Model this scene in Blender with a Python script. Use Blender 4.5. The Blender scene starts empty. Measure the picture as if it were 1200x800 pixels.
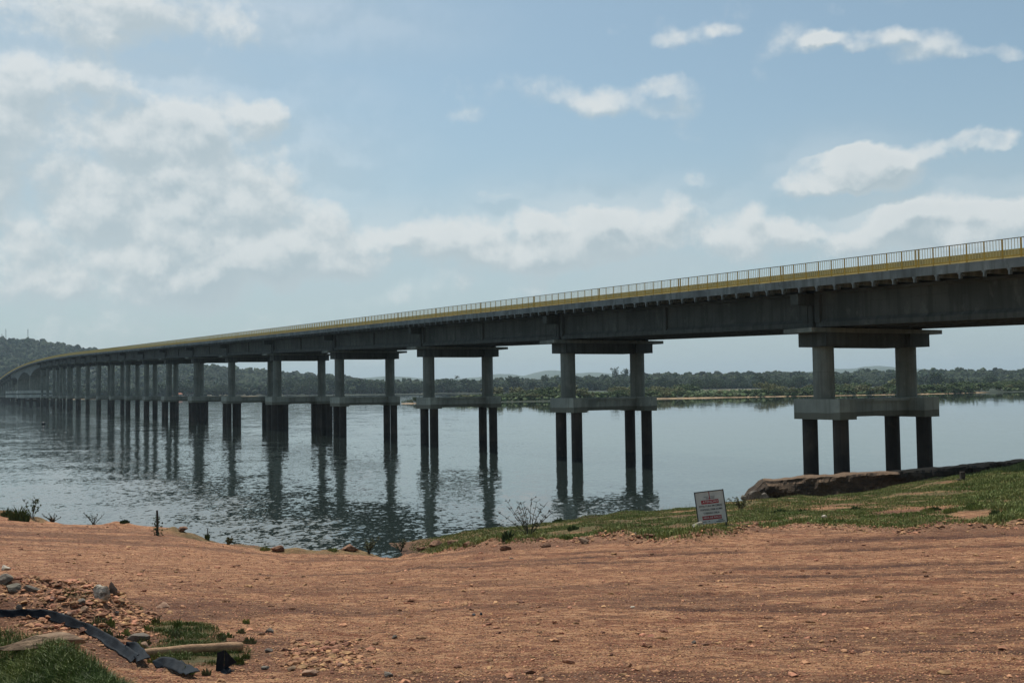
import bpy, math, random
import numpy as np
from mathutils import Vector, Matrix, Euler
random.seed(7); RS=np.random.RandomState(11)
R=math.radians
C=bpy.context.scene.collection
CAMH=6.9; F=1236.0; PIT=.0434; ROL=.0140
# ------------------------------------------------------------------ camera
fw=Vector((0,math.cos(PIT),math.sin(PIT))); up0=Vector((0,-math.sin(PIT),math.cos(PIT))); rt0=Vector((1,0,0))
rt=rt0*math.cos(ROL)-up0*math.sin(ROL); upv=rt0*math.sin(ROL)+up0*math.cos(ROL)
CP=Vector((0,0,CAMH))
cd=bpy.data.cameras.new('camera'); cam=bpy.data.objects.new('camera',cd); C.objects.link(cam)
cd.sensor_width=36; cd.lens=36*F/1200; cd.clip_end=60000; cd.clip_start=.1
m=Matrix((rt,upv,-fw)).transposed().to_4x4(); m.translation=CP; cam.matrix_world=m
bpy.context.scene.camera=cam
def ray(px,py):
    v=fw*F+rt*(px-600)-upv*(py-400); return v.normalized()
def at(px,py,Y):                       # point at depth Y on the ray of a photo pixel
    v=ray(px,py); return CP+v*(Y/v.y)
def hor(px): return 453.7-(px-600)*ROL  # horizon row
def at_h(px,py,h):
    v=ray(px,py); return CP+v*((h-CAMH)/v.z)
# ------------------------------------------------------------------ numpy noise
_P=np.random.RandomState(3).rand(256,256).astype(np.float64)
def vnoise(x,y,s=0):
    xi=np.floor(x).astype(int); yi=np.floor(y).astype(int); fx=x-xi; fy=y-yi
    fx=fx*fx*(3-2*fx); fy=fy*fy*(3-2*fy); xi=xi+s*17; yi=yi+s*31
    g=lambda a,b:_P[a&255,b&255]
    return (g(xi,yi)*(1-fx)+g(xi+1,yi)*fx)*(1-fy)+(g(xi,yi+1)*(1-fx)+g(xi+1,yi+1)*fx)*fy
def fbm(x,y,o=4,s=0):
    a=0;w=.5;t=0
    for i in range(o):
        a=a+w*vnoise(x*2**i+i*9.1,y*2**i+i*5.3,s+i); t+=w; w*=.5
    return a/t
def sstep(a,b,x):
    t=np.clip((x-a)/(b-a),0,1); return t*t*(3-2*t)
# ------------------------------------------------------------------ materials
def srgb(r,g,b):
    f=lambda c:(c/255/12.92) if c/255<=.04045 else ((c/255+.055)/1.055)**2.4
    return (f(r),f(g),f(b),1)
def newmat(name):
    m=bpy.data.materials.new(name); m.use_nodes=True; nt=m.node_tree
    b=nt.nodes['Principled BSDF']; return m,nt,b
class N:
    def __init__(s,nt): s.nt=nt
    def n(s,t,**k):
        n=s.nt.nodes.new(t)
        for a,v in k.items(): setattr(n,a,v)
        return n
    def l(s,a,b): s.nt.links.new(a,b)
    def val(s,sock,v):
        if isinstance(v,bpy.types.NodeSocket): s.l(v,sock)
        else: sock.default_value=v
    def math(s,op,a,b=0,c=0,clamp=False):
        n=s.n('ShaderNodeMath',operation=op,use_clamp=clamp); s.val(n.inputs[0],a); s.val(n.inputs[1],b); s.val(n.inputs[2],c); return n.outputs[0]
    def vmath(s,op,a,b=(0,0,0)):
        n=s.n('ShaderNodeVectorMath',operation=op); s.val(n.inputs[0],a); s.val(n.inputs[1],b); return n.outputs[0]
    def noise(s,vec,sc,det=4,rough=.55,dist=0):
        n=s.n('ShaderNodeTexNoise'); s.val(n.inputs['Vector'],vec); n.inputs['Scale'].default_value=sc; n.inputs['Detail'].default_value=det
        n.inputs['Roughness'].default_value=rough; n.inputs['Distortion'].default_value=dist; return n.outputs[0]
    def mix(s,f,a,b):
        n=s.n('ShaderNodeMix',data_type='RGBA'); s.val(n.inputs[0],f); s.val(n.inputs[6],a); s.val(n.inputs[7],b); return n.outputs[2]
    def rng(s,v,a,b,c=0,d=1,smooth=True):
        n=s.n('ShaderNodeMapRange',interpolation_type='SMOOTHSTEP' if smooth else 'LINEAR'); s.val(n.inputs[0],v)
        for i,x in enumerate((a,b,c,d)): s.val(n.inputs[i+1],x)
        return n.outputs[0]
    def mapping(s,vec,sc):
        n=s.n('ShaderNodeMapping'); s.l(vec,n.inputs[0]); n.inputs['Scale'].default_value=sc; return n.outputs[0]
    def bump(s,h,st,dist,nrm=None):
        n=s.n('ShaderNodeBump'); s.val(n.inputs['Height'],h); n.inputs['Strength'].default_value=st; n.inputs['Distance'].default_value=dist
        if nrm is not None: s.l(nrm,n.inputs['Normal'])
        return n.outputs[0]
def mat_simple(name,c1,c2,scale=3,rough=.8,bump=.02,bscale=None,metal=0,spec=.4,det=5,isl=0,aniso=(1,1,1),coord='Object'):
    m,nt,b=newmat(name); k=N(nt); tc=k.n('ShaderNodeTexCoord').outputs[coord]; v=k.mapping(tc,aniso)
    f=k.rng(k.noise(v,scale,det,.6),.3,.7)
    col=k.mix(f,c1,c2)
    if isl:
        g=k.n('ShaderNodeNewGeometry').outputs['Random Per Island']
        oi=k.n('ShaderNodeObjectInfo').outputs['Random']
        g=k.math('FRACT',k.math('ADD',g,oi))
        h=k.n('ShaderNodeHueSaturation'); k.l(col,h.inputs['Color']); k.l(k.rng(g,0,1,1-isl,1+isl,False),h.inputs['Value'])
        k.l(k.rng(k.math('FRACT',k.math('MULTIPLY',g,7.3)),0,1,.485,.515,False),h.inputs['Hue']); col=h.outputs[0]
    k.val(b.inputs['Base Color'],col)
    b.inputs['Roughness'].default_value=rough; b.inputs['Metallic'].default_value=metal; b.inputs['Specular IOR Level'].default_value=spec
    if bump: k.l(k.bump(k.noise(v,bscale or scale*4,4),.6,bump),b.inputs['Normal'])
    return m
def mat_concrete(name,c1,c2,stain=.5,wl=None,warm=None):
    m,nt,b=newmat(name); k=N(nt); tc=k.n('ShaderNodeTexCoord').outputs['Object']
    big=k.noise(tc,.35,5,.6); fine=k.noise(tc,6,5,.65)
    col=k.mix(k.rng(big,.3,.7),c1,c2)
    col=k.mix(k.math('MULTIPLY',k.rng(fine,.45,.75),.35),col,(c1[0]*.6,c1[1]*.6,c1[2]*.6,1))
    st=k.noise(k.mapping(tc,(2.2,2.2,.12)),1.0,5,.65)       # vertical water streaks
    col=k.mix(k.math('MULTIPLY',k.rng(st,.46,.62),stain),col,(c1[0]*.42,c1[1]*.42,c1[2]*.40,1))
    # horizontal pour lines
    sx=k.n('ShaderNodeSeparateXYZ'); k.l(tc,sx.inputs[0])
    fr=k.math('FRACT',k.math('MULTIPLY',sx.outputs[2],.55)); line=k.rng(fr,.0,.04,.5,0)
    col=k.mix(line,col,(c1[0]*.5,c1[1]*.5,c1[2]*.5,1))
    ef=k.noise(k.mapping(tc,(1,1,.5)),1.3,6,.7); col=k.mix(k.math('MULTIPLY',k.rng(ef,.56,.68),.4),col,(min(1,c1[0]*1.6),min(1,c1[1]*1.6),min(1,c1[2]*1.55),1))
    if wl:                                                      # flood stain on the lower part (world height)
        g=k.n('ShaderNodeNewGeometry').outputs['Position']; gz=k.n('ShaderNodeSeparateXYZ'); k.l(g,gz.inputs[0])
        zz=k.math('ADD',gz.outputs[2],k.math('MULTIPLY',big,.25))
        col=k.mix(k.rng(zz,wl-.04,wl+.04,.75,0),col,warm or (.10,.085,.06,1))
    k.l(col,b.inputs['Base Color']); b.inputs['Roughness'].default_value=.85
    k.l(k.bump(k.math('ADD',fine,k.math('MULTIPLY',big,.6)),.5,.03),b.inputs['Normal'])
    return m
M={}
M['col']=mat_concrete('concrete_column',srgb(136,136,124),srgb(108,109,99),.45)
M['cap']=mat_concrete('concrete_pile_cap',srgb(172,170,154),srgb(140,140,128),.5,wl=4.98,warm=srgb(98,92,74))
M['pile']=mat_concrete('dark_wet_pile',srgb(78,66,54),srgb(46,40,34),.6)
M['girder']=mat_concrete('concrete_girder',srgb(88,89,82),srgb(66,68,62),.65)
M['litconcrete']=mat_concrete('lit_pale_concrete',srgb(212,210,198),srgb(186,184,172),.3)  # main pier platforms: their lit look is put into a paler base colour
M['slab']=mat_concrete('concrete_slab',srgb(138,141,136),srgb(100,104,102),.7)
M['gold']=mat_simple('golden_yellow_paint',srgb(210,168,60),srgb(186,146,54),5,.5,.003,isl=0)
M['goldwall']=mat_simple('faded_yellow_barrier_paint',srgb(176,150,82),srgb(144,128,80),.8,.75,.01)
M['white']=mat_simple('white_paint',srgb(222,222,216),srgb(196,196,190),5,.5,.002)
M['picket']=mat_simple('ochre_picket_paint',srgb(230,210,148),srgb(208,186,120),5,.5,.002)
M['railtop']=mat_simple('brown_paint',srgb(110,96,66),srgb(92,82,60),5,.5,.002)
M['asphalt']=mat_simple('asphalt',(.05,.05,.05,1),(.07,.07,.07,1),3,.9,.01)
M['steel']=mat_simple('galvanised_steel',(.3,.3,.31,1),(.22,.22,.23,1),5,.5,.002,metal=.6)
M['dark']=mat_simple('dark_metal',(.03,.03,.032,1),(.05,.05,.05,1),5,.5,.002,metal=.3)
M['rubber']=mat_simple('black_rubber_sheet',(.009,.011,.014,1),(.018,.023,.029,1),7,.7,.006,spec=.12)
M['wood']=mat_simple('pale_wood',srgb(178,142,106),srgb(138,106,78),4,.8,.01,aniso=(1,8,8))
M['oldwood']=mat_simple('old_dark_wood',srgb(74,66,56),srgb(50,44,38),6,.9,.01)
M['stone']=mat_simple('tan_stone',srgb(160,128,104),srgb(120,92,74),9,.9,.02,isl=.35)
M['greystone']=mat_simple('grey_stone',srgb(128,118,104),srgb(92,84,74),9,.9,.02,isl=.25)
M['whitestone']=mat_simple('chalky_white_stone',srgb(226,214,196),srgb(150,134,112),6,.9,.02)
M['splashed']=mat_simple('white_splashed_concrete',srgb(210,196,176),srgb(84,70,54),13,.9,.03,det=3)
M['pebble']=mat_simple('pebbles',srgb(186,138,100),srgb(122,82,58),14,.9,.01,isl=.55)
M['leafdark']=mat_simple('dark_foliage',(.030,.050,.020,1),(.050,.078,.028,1),.5,.75,0,isl=.5,spec=.2)
M['leafmid']=mat_simple('mid_foliage',(.055,.085,.028,1),(.085,.115,.040,1),.5,.75,0,isl=.5,spec=.2)
M['leafolive']=mat_simple('olive_foliage',(.12,.13,.05,1),(.17,.16,.07,1),.5,.75,0,isl=.4,spec=.2)
M['bark']=mat_simple('bark',(.10,.08,.06,1),(.16,.13,.10,1),3,.9,.02)
M['grass']=mat_simple('grass_blades',(.14,.185,.045,1),(.29,.29,.10,1),.8,.7,0,isl=.45,spec=.25)
M['lush']=mat_simple('lush_grass_blades',(.075,.11,.022,1),(.18,.20,.055,1),1.5,.6,0,isl=.5,spec=.3)
M['weed']=mat_simple('dry_weed',(.10,.12,.045,1),(.16,.14,.07,1),3,.8,0,isl=.4)
M['twig']=mat_simple('dark_twig',(.045,.045,.03,1),(.07,.06,.04,1),3,.9,0)
M['housewall']=mat_simple('whitewashed_wall',srgb(215,208,196),srgb(190,182,168),.6,.85,.01)
M['tile']=mat_simple('orange_roof_tile',srgb(170,104,74),srgb(140,84,60),1.2,.85,.03)
M['openings']=mat_simple('dark_opening',(.03,.03,.035,1),(.05,.05,.05,1),2,.4,0)
M['signred']=mat_simple('sign_red',srgb(150,28,36),srgb(140,26,34),3,.5,0)
M['signwhite']=mat_simple('sign_white',srgb(196,194,186),srgb(180,178,170),5,.55,.001)
M['signblack']=mat_simple('sign_black',(.015,.015,.02,1),(.02,.02,.025,1),3,.5,0)
# ------------------------------------------------------------------ mesh helpers
class MB:
    def __init__(s): s.v=[]; s.f=[]; s.mi=[]
    def add(s,vs,fs,mi=0):
        o=len(s.v); s.v+=[tuple(q) for q in vs]; s.f+=[tuple(i+o for i in f) for f in fs]; s.mi+=[mi]*len(fs)
    def box(s,x0,x1,y0,y1,z0,z1,mi=0,zt=None):   # zt(y) extra height offset
        g=zt or (lambda y:0)
        vs=[(x,y,z+g(y)) for z in(z0,z1) for y in(y0,y1) for x in(x0,x1)]
        s.add(vs,[(0,2,3,1),(4,5,7,6),(0,1,5,4),(2,6,7,3),(0,4,6,2),(1,3,7,5)],mi)
    def prism(s,prof,y0,y1,h0=0,h1=0,mi=0):       # profile in (x,z), extruded y0->y1
        n=len(prof); vs=[(x,y0,z+h0) for x,z in prof]+[(x,y1,z+h1) for x,z in prof]
        fs=[(i,(i+1)%n,(i+1)%n+n,i+n) for i in range(n)]+[tuple(range(n))[::-1],tuple(range(n,2*n))]
        s.add(vs,[tuple(reversed(f)) for f in fs],mi)
    def cyl(s,x,y,z0,z1,r0,r1=None,n=20,mi=0):
        r1=r1 or r0; vs=[]
        for z,r in((z0,r0),(z1,r1)): vs+=[(x+r*math.cos(2*math.pi*i/n),y+r*math.sin(2*math.pi*i/n),z) for i in range(n)]
        s.add(vs,[(i,(i+1)%n,(i+1)%n+n,i+n) for i in range(n)]+[tuple(range(n))[::-1],tuple(range(n,2*n))],mi)
    def tube(s,pts,rad,n=5,mi=0):
        pts=[Vector(p) for p in pts]; vs=[]; rr=rad if isinstance(rad,(list,tuple)) else [rad]*len(pts)
        for i,p in enumerate(pts):
            d=(pts[min(i+1,len(pts)-1)]-pts[max(i-1,0)]); d=d.normalized() if d.length>1e-9 else Vector((0,0,1))
            a=d.cross(Vector((0,0,1)) if abs(d.z)<.9 else Vector((1,0,0))).normalized(); b=d.cross(a)
            vs+=[p+(a*math.cos(2*math.pi*j/n)+b*math.sin(2*math.pi*j/n))*rr[i] for j in range(n)]
        fs=[(i*n+j,i*n+(j+1)%n,(i+1)*n+(j+1)%n,(i+1)*n+j) for i in range(len(pts)-1) for j in range(n)]
        fs+=[tuple(range(n))[::-1],tuple(range((len(pts)-1)*n,len(pts)*n))]
        s.add(vs,fs,mi)
    def build(s,name,mats,parent=None,loc=(0,0,0),smooth=False):
        me=bpy.data.meshes.new(name); L=Vector(loc)
        me.from_pydata([(v[0]-L.x,v[1]-L.y,v[2]-L.z) for v in s.v],[],s.f)
        for mm in (mats if isinstance(mats,(list,tuple)) else [mats]): me.materials.append(mm)
        if any(s.mi): me.polygons.foreach_set('material_index',s.mi)
        if smooth: me.polygons.foreach_set('use_smooth',[True]*len(s.f))
        me.update(); o=bpy.data.objects.new(name,me); C.objects.link(o); o.location=loc
        if parent is not None: o.parent=parent
        return o
def np_obj(name,V,Fc,mats,parent=None,loc=(0,0,0),mi=None,smooth=False,attrs=None,nper=3):
    V=np.asarray(V,dtype=np.float32)-np.array(loc,dtype=np.float32); Fc=np.asarray(Fc,dtype=np.int32); nper=Fc.shape[1]
    me=bpy.data.meshes.new(name); me.vertices.add(len(V)); me.vertices.foreach_set('co',V.ravel())
    me.loops.add(Fc.size); me.loops.foreach_set('vertex_index',Fc.ravel()); me.polygons.add(len(Fc))
    me.polygons.foreach_set('loop_start',np.arange(0,Fc.size,nper,dtype=np.int32)); me.polygons.foreach_set('loop_total',np.full(len(Fc),nper,dtype=np.int32))
    for mm in (mats if isinstance(mats,(list,tuple)) else [mats]): me.materials.append(mm)
    if mi is not None: me.polygons.foreach_set('material_index',np.asarray(mi,dtype=np.int32))
    me.polygons.foreach_set('use_smooth',np.full(len(Fc),smooth))
    if attrs:
        for kk,a in attrs.items():
            at_=me.attributes.new(kk,'FLOAT','POINT'); at_.data.foreach_set('value',np.asarray(a,dtype=np.float32).ravel())
    me.update(calc_edges=True); me.validate()
    o=bpy.data.objects.new(name,me); C.objects.link(o); o.location=loc
    if parent is not None: o.parent=parent
    return o
def tag(o,label=None,cat=None,group=None,kind=None):
    if label: o['label']=label
    if cat: o['category']=cat
    if group: o['group']=group
    if kind: o['kind']=kind
    return o
def empty(name,loc,rz=0,parent=None):
    o=bpy.data.objects.new(name,None); C.objects.link(o); o.location=loc; o.rotation_euler=(0,0,rz); o.empty_display_size=.5
    if parent is not None: o.parent=parent
    return o
def copy_tree(o,parent=None):
    c=o.copy(); C.objects.link(c)
    if parent is not None: c.parent=parent
    for ch in list(o.children): copy_tree(ch,c)
    return c
def ico(sub=1):
    t=(1+5**.5)/2; v=np.array([(-1,t,0),(1,t,0),(-1,-t,0),(1,-t,0),(0,-1,t),(0,1,t),(0,-1,-t),(0,1,-t),(t,0,-1),(t,0,1),(-t,0,-1),(-t,0,1)],float)
    f=[(0,11,5),(0,5,1),(0,1,7),(0,7,10),(0,10,11),(1,5,9),(5,11,4),(11,10,2),(10,7,6),(7,1,8),(3,9,4),(3,4,2),(3,2,6),(3,6,8),(3,8,9),(4,9,5),(2,4,11),(6,2,10),(8,6,7),(9,8,1)]
    v/=np.linalg.norm(v[0]); v=list(map(tuple,v))
    for _ in range(sub):
        c={}; nf=[]
        def mid(a,b):
            q=(min(a,b),max(a,b))
            if q not in c:
                p=np.add(v[a],v[b]); v.append(tuple(p/np.linalg.norm(p))); c[q]=len(v)-1
            return c[q]
        for a,b,d in f:
            x,y,z=mid(a,b),mid(b,d),mid(d,a); nf+=[(a,x,z),(b,y,x),(d,z,y),(x,y,z)]
        f=nf
    return np.array(v),np.array(f)
ICO0=ico(0); ICO1=ico(1); ICO2=ico(2); ICO3=ico(3)
def blobs(centers,scales,base=ICO0,jit=.2,rs=RS):
    v,f=base; n=len(centers); k=len(v); sc=np.asarray(scales,float)
    if sc.ndim==1: sc=np.repeat(sc[:,None],3,1)
    j=1+jit*(rs.rand(n,k,1)*2-1)
    ang=rs.rand(n)*6.283; ca,sa=np.cos(ang)[:,None],np.sin(ang)[:,None]
    w=v[None]*j; w=np.repeat(w,1,0)*sc[:,None,:]
    x=w[...,0]*ca-w[...,1]*sa; y=w[...,0]*sa+w[...,1]*ca
    V=np.stack([x,y,w[...,2]],-1)+np.asarray(centers)[:,None,:]
    Fc=(f[None]+ (np.arange(n)*k)[:,None,None]).reshape(-1,3)
    return V.reshape(-1,3),Fc
# ------------------------------------------------------------------ near bank height field
# columns: photo column -> list of (depth, height relative to the camera)
COLS={0:[(8,-2.19),(11,-2.47),(14.5,-2.79),(20,-3.37),(30,-4.32),(42,-5.25),(52,-5.85),(55,-6.05),(57,-7.3),(75,-9)],
 200:[(8,-2.2),(11.2,-2.5),(14.5,-2.83),(21,-3.58),(29,-4.48),(39,-5.42),(45,-5.92),(47.5,-6.12),(49,-7.3),(65,-9)],
 330:[(8,-2.23),(11.4,-2.6),(15,-2.98),(21,-3.68),(28,-4.6),(34,-5.35),(40,-6.1),(42.3,-6.3),(44,-7.3),(60,-9)],
 420:[(8,-2.24),(11.5,-2.66),(15.5,-3.09),(21,-3.69),(27,-4.45),(34,-5.35),(40,-6.12),(42.2,-6.35),(44,-7.2),(60,-9)],
 455:[(8,-2.24),(11.5,-2.66),(15.5,-3.09),(21,-3.69),(27,-4.45),(34,-5.4),(39,-6.2),(41,-6.7),(43.5,-7.05),(46,-6.95),(47.5,-6.86),(48.5,-7.1),(60,-9)],
 490:[(8,-2.24),(11.5,-2.66),(15.5,-3.1),(21,-3.6),(27,-4.35),(34,-5.35),(38,-6.05),(41,-6.65),(44,-6.75),(47,-6.72),(49.5,-6.9),(51,-7.3),(62,-9)],
 540:[(8,-2.24),(11.5,-2.66),(15.4,-3.05),(20.7,-3.6),(26,-4.2),(31,-4.8),(38,-5.6),(45,-6.25),(50,-6.75),(52,-7.1),(65,-9)],
 600:[(8,-2.24),(11.5,-2.66),(15.3,-3.05),(20.5,-3.56),(26,-4.12),(31,-4.62),(39,-5.45),(46,-6.15),(52,-6.8),(54,-7.15),(68,-9)],
 700:[(8,-2.25),(11.5,-2.68),(15.3,-3.04),(20,-3.53),(26,-4.06),(31,-4.47),(39,-5.14),(48,-6.0),(55,-6.78),(57,-7.15),(70,-9)],
 800:[(8,-2.26),(11.5,-2.7),(15.2,-3.05),(20,-3.5),(25.5,-3.95),(30,-4.28),(38,-4.92),(48,-5.75),(57.5,-6.75),(60,-7.2),(74,-9)],
 880:[(8,-2.27),(11.5,-2.71),(15,-3.05),(19.5,-3.45),(25,-3.88),(30,-4.2),(38,-4.75),(48,-5.45),(57,-6.2),(62,-6.85),(66,-7.3),(76,-9)],
 1000:[(8,-2.28),(11.5,-2.72),(15,-3.06),(19,-3.41),(24.5,-3.81),(30,-4.17),(38,-4.67),(48,-5.32),(56,-5.95),(61,-6.4),(66,-7.0),(72,-7.4),(84,-9)],
 1100:[(8,-2.28),(11.5,-2.72),(15,-3.06),(19,-3.41),(24.5,-3.80),(30,-4.14),(38,-4.5),(48,-5.0),(57,-5.4),(63.5,-5.72),(66,-7.0),(72,-7.4),(84,-9)],
 1200:[(8,-2.28),(11.5,-2.72),(15,-3.06),(19,-3.41),(24.5,-3.80),(30,-4.12),(38,-4.35),(48,-4.7),(60,-5.0),(67,-5.25),(70,-6.8),(78,-7.4),(90,-9)]}
_ck=sorted(COLS); _ct=np.array([(c-600)/F for c in _ck])
def _prof(c,z):
    a=np.array(COLS[c]); return np.interp(z,np.r_[-40,0,a[:,0]],np.r_[-1.3,-1.62,a[:,1]])
def road_edge(t):   # depth at which the dirt road gives way to the bank
    px=600+F*t
    return np.interp(px,[0,200,330,455,490,540,600,700,760,800,880,930,1000,1060,1100,1200],[52,45,40,39,36,33.5,31,30.5,28.5,28,30,31.5,30,29,29.5,30])
MOUND=[]   # extra bumps: (px, depth, sx, sz, height)
def gh(X,Y,detail=True):
    X=np.asarray(X,float); Y=np.asarray(Y,float); Ys=np.maximum(Y,4)
    t=np.clip(X/Ys,_ct[0],_ct[-1])
    # a little meander so that edges are irregular
    w=(fbm(X*.25+40,Y*.25,3,5)-.5)*2.2*sstep(15,45,Y)
    z=Y+w
    H=np.zeros_like(z); 
    P=np.array([_prof(c,z) for c in _ck])
    idx=np.clip(np.searchsorted(_ct,t)-1,0,len(_ct)-2); f=(t-_ct[idx])/(_ct[idx+1]-_ct[idx]); f=np.clip(f,0,1)
    if P.ndim==1: H=P[idx]*(1-f)+P[idx+1]*f
    else:
        ii=np.indices(idx.shape); H=P[(idx,)+tuple(ii)]*(1-f)+P[(idx+1,)+tuple(ii)]*f
    # spoil heap / berm on the lower left
    px=600+F*X/Ys
    berm=np.exp(-((Y-(8.9-.010*np.clip(px,-200,200)))/.75)**2)*sstep(185,60,px)*.30*sstep(-700,-300,px)
    heap=np.exp(-((Y-12.0)/2.0)**2)*sstep(185,95,px)*.42*(.3+1.2*fbm(X*1.8,Y*1.8,4,9))*sstep(-900,-400,px)
    H=H+berm+heap
    if detail:
        g=grass_mask(X,Y)
        H=H+(fbm(X*.5,Y*.5,3,1)-.5)*.10*sstep(6,14,Y)
        H=H+(fbm(X*1.1,Y*2.6,4,2)-.5)*.04+(fbm(X*3,Y*4.5,4,3)-.5)*.045
        rub=rubble_mask(X,Y)
        H=H+rub*((fbm(X*4,Y*4,4,7)-.35)*.12)
        H=H+g*(fbm(X*.7,Y*.7,4,6)-.5)*.35*sstep(20,35,Y)
        # spoil ridge along the outer road edge
        e=road_edge(X/Ys); H=H+np.exp(-((Y-e-.3)/.8)**2)*.26*np.clip(fbm(X*.8,Y*.8+7,4,8)*2-.55,0,1)*sstep(14,22,Y)
        for (yy,dep,wd,x0,x1,sl) in RUTS:
            yc=yy+sl*X+(fbm(X*.15,X*0,2,int(yy))-.5)*2.0
            H=H-dep*.6*np.exp(-((Y-yc)/wd)**2)*sstep(x0,x0+3,X)*sstep(x1,x1-3,X)*np.clip(fbm(X*.3,Y*.2,4,4)*3-1.0,0,1.2)
    return H+CAMH
RUTS=[(26.5,.13,.35,-5,30,.02),(24.3,.10,.3,-4,20,0),(20.5,.12,.28,-3,16,.03),(19.0,.09,.25,2,14,0),(27.8,.15,.4,6,30,.0),(16.0,.07,.25,0,9,.08),
      (30,.12,.4,-40,-2,-.45),(31.5,.10,.4,-40,-2,-.45),(13.5,.06,.2,-3,8,.05),(11.0,.05,.2,1,8,-.06),(22.5,.07,.3,-9,6,-.05)]
def grass_mask(X,Y):
    Ys=np.maximum(Y,4); t=X/Ys; px=600+F*t; e=road_edge(t)
    n=fbm(X*.35,Y*.35,4,12)
    right=sstep(-.2,.7,Y-e-(n-.5)*2.4)*sstep(470,500,px)
    bare=np.maximum.reduce([np.exp(-(((px-1075)/75)**2+((Y-37.5)/2.2)**2)),np.exp(-(((px-970)/45)**2+((Y-43.5)/1.8)**2)),
        np.exp(-(((px-880)/40)**2+((Y-34.5)/1.0)**2)),np.exp(-(((px-530)/40)**2+((Y-37)/1.2)**2)),np.exp(-(((px-1130)/25)**2+((Y-34.)/1.6)**2)),
        np.exp(-(((px-470)/20)**2+((Y-42)/2.5)**2))*1.3])
    right=right*(1-np.clip(bare*1.25*(.35+n),0,1))*(1-.5*sstep(.56,.66,fbm(X*.6,Y*1.0,3,14)))
    # lush corner, lower left in front of the berm
    eb=8.75-.0105*np.clip(px,-200,230)
    corner=sstep(.25,-.25,Y-eb+ (n-.5)*.8)*sstep(330,230,px)
    patch=np.exp(-(((px-215)/45)**2+((Y-11.3)/.9)**2))*1.1+np.exp(-(((px-240)/70)**2+((Y-9.6)/.8)**2))+np.exp(-(((px-30)/26)**2+((Y-17.0)/.8)**2))*1.2+np.exp(-(((px-155)/14)**2+((Y-13.3)/.7)**2))+np.exp(-(((px-95)/40)**2+((Y-11.0)/.5)**2))*.6
    patch=sstep(.35,.75,patch*(.45+fbm(X*1.4,Y*1.4,3,15)*1.1))
    left=sstep(-1.6,.2,Y-e)*sstep(470,440,px)*sstep(.52,.6,fbm(X*.35,Y*.12,3,16))
    return np.clip(np.maximum.reduce([right,corner,patch,left*.8]),0,1)
def rubble_mask(X,Y):
    Ys=np.maximum(Y,4); px=600+F*X/Ys; n=fbm(X*.6,Y*.6,3,21)
    a=np.exp(-(((px-80)/125)**2+((Y-12.0)/2.6)**2))*.92
    b=np.exp(-(((px-390)/110)**2+((Y-9.6)/1.8)**2))*.58
    e=np.exp(-((Y-road_edge(X/Ys)-.2)/1.2)**2)*sstep(14,22,Y)*sstep(480,520,px)*.9
    return np.clip(sstep(.3,.8,np.maximum.reduce([a,b,e])*(.5+n)),0,1)
def ghs(x,y): return float(gh(np.array([x]),np.array([y]))[0])
def hit(px,py,d0=5.,d1=80.):
    v=ray(px,py); ys=np.geomspace(d0,d1,1500); X=CP.x+v.x/v.y*ys; Z=CP.z+v.z/v.y*ys; h=gh(X,ys)
    k=np.argmax(Z<=h)
    if Z[k]>h[k]: k=int(np.argmin((Z-h)/ys+1e3*(h<.05)))
    return Vector((X[k],ys[k],float(h[k])))
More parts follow.
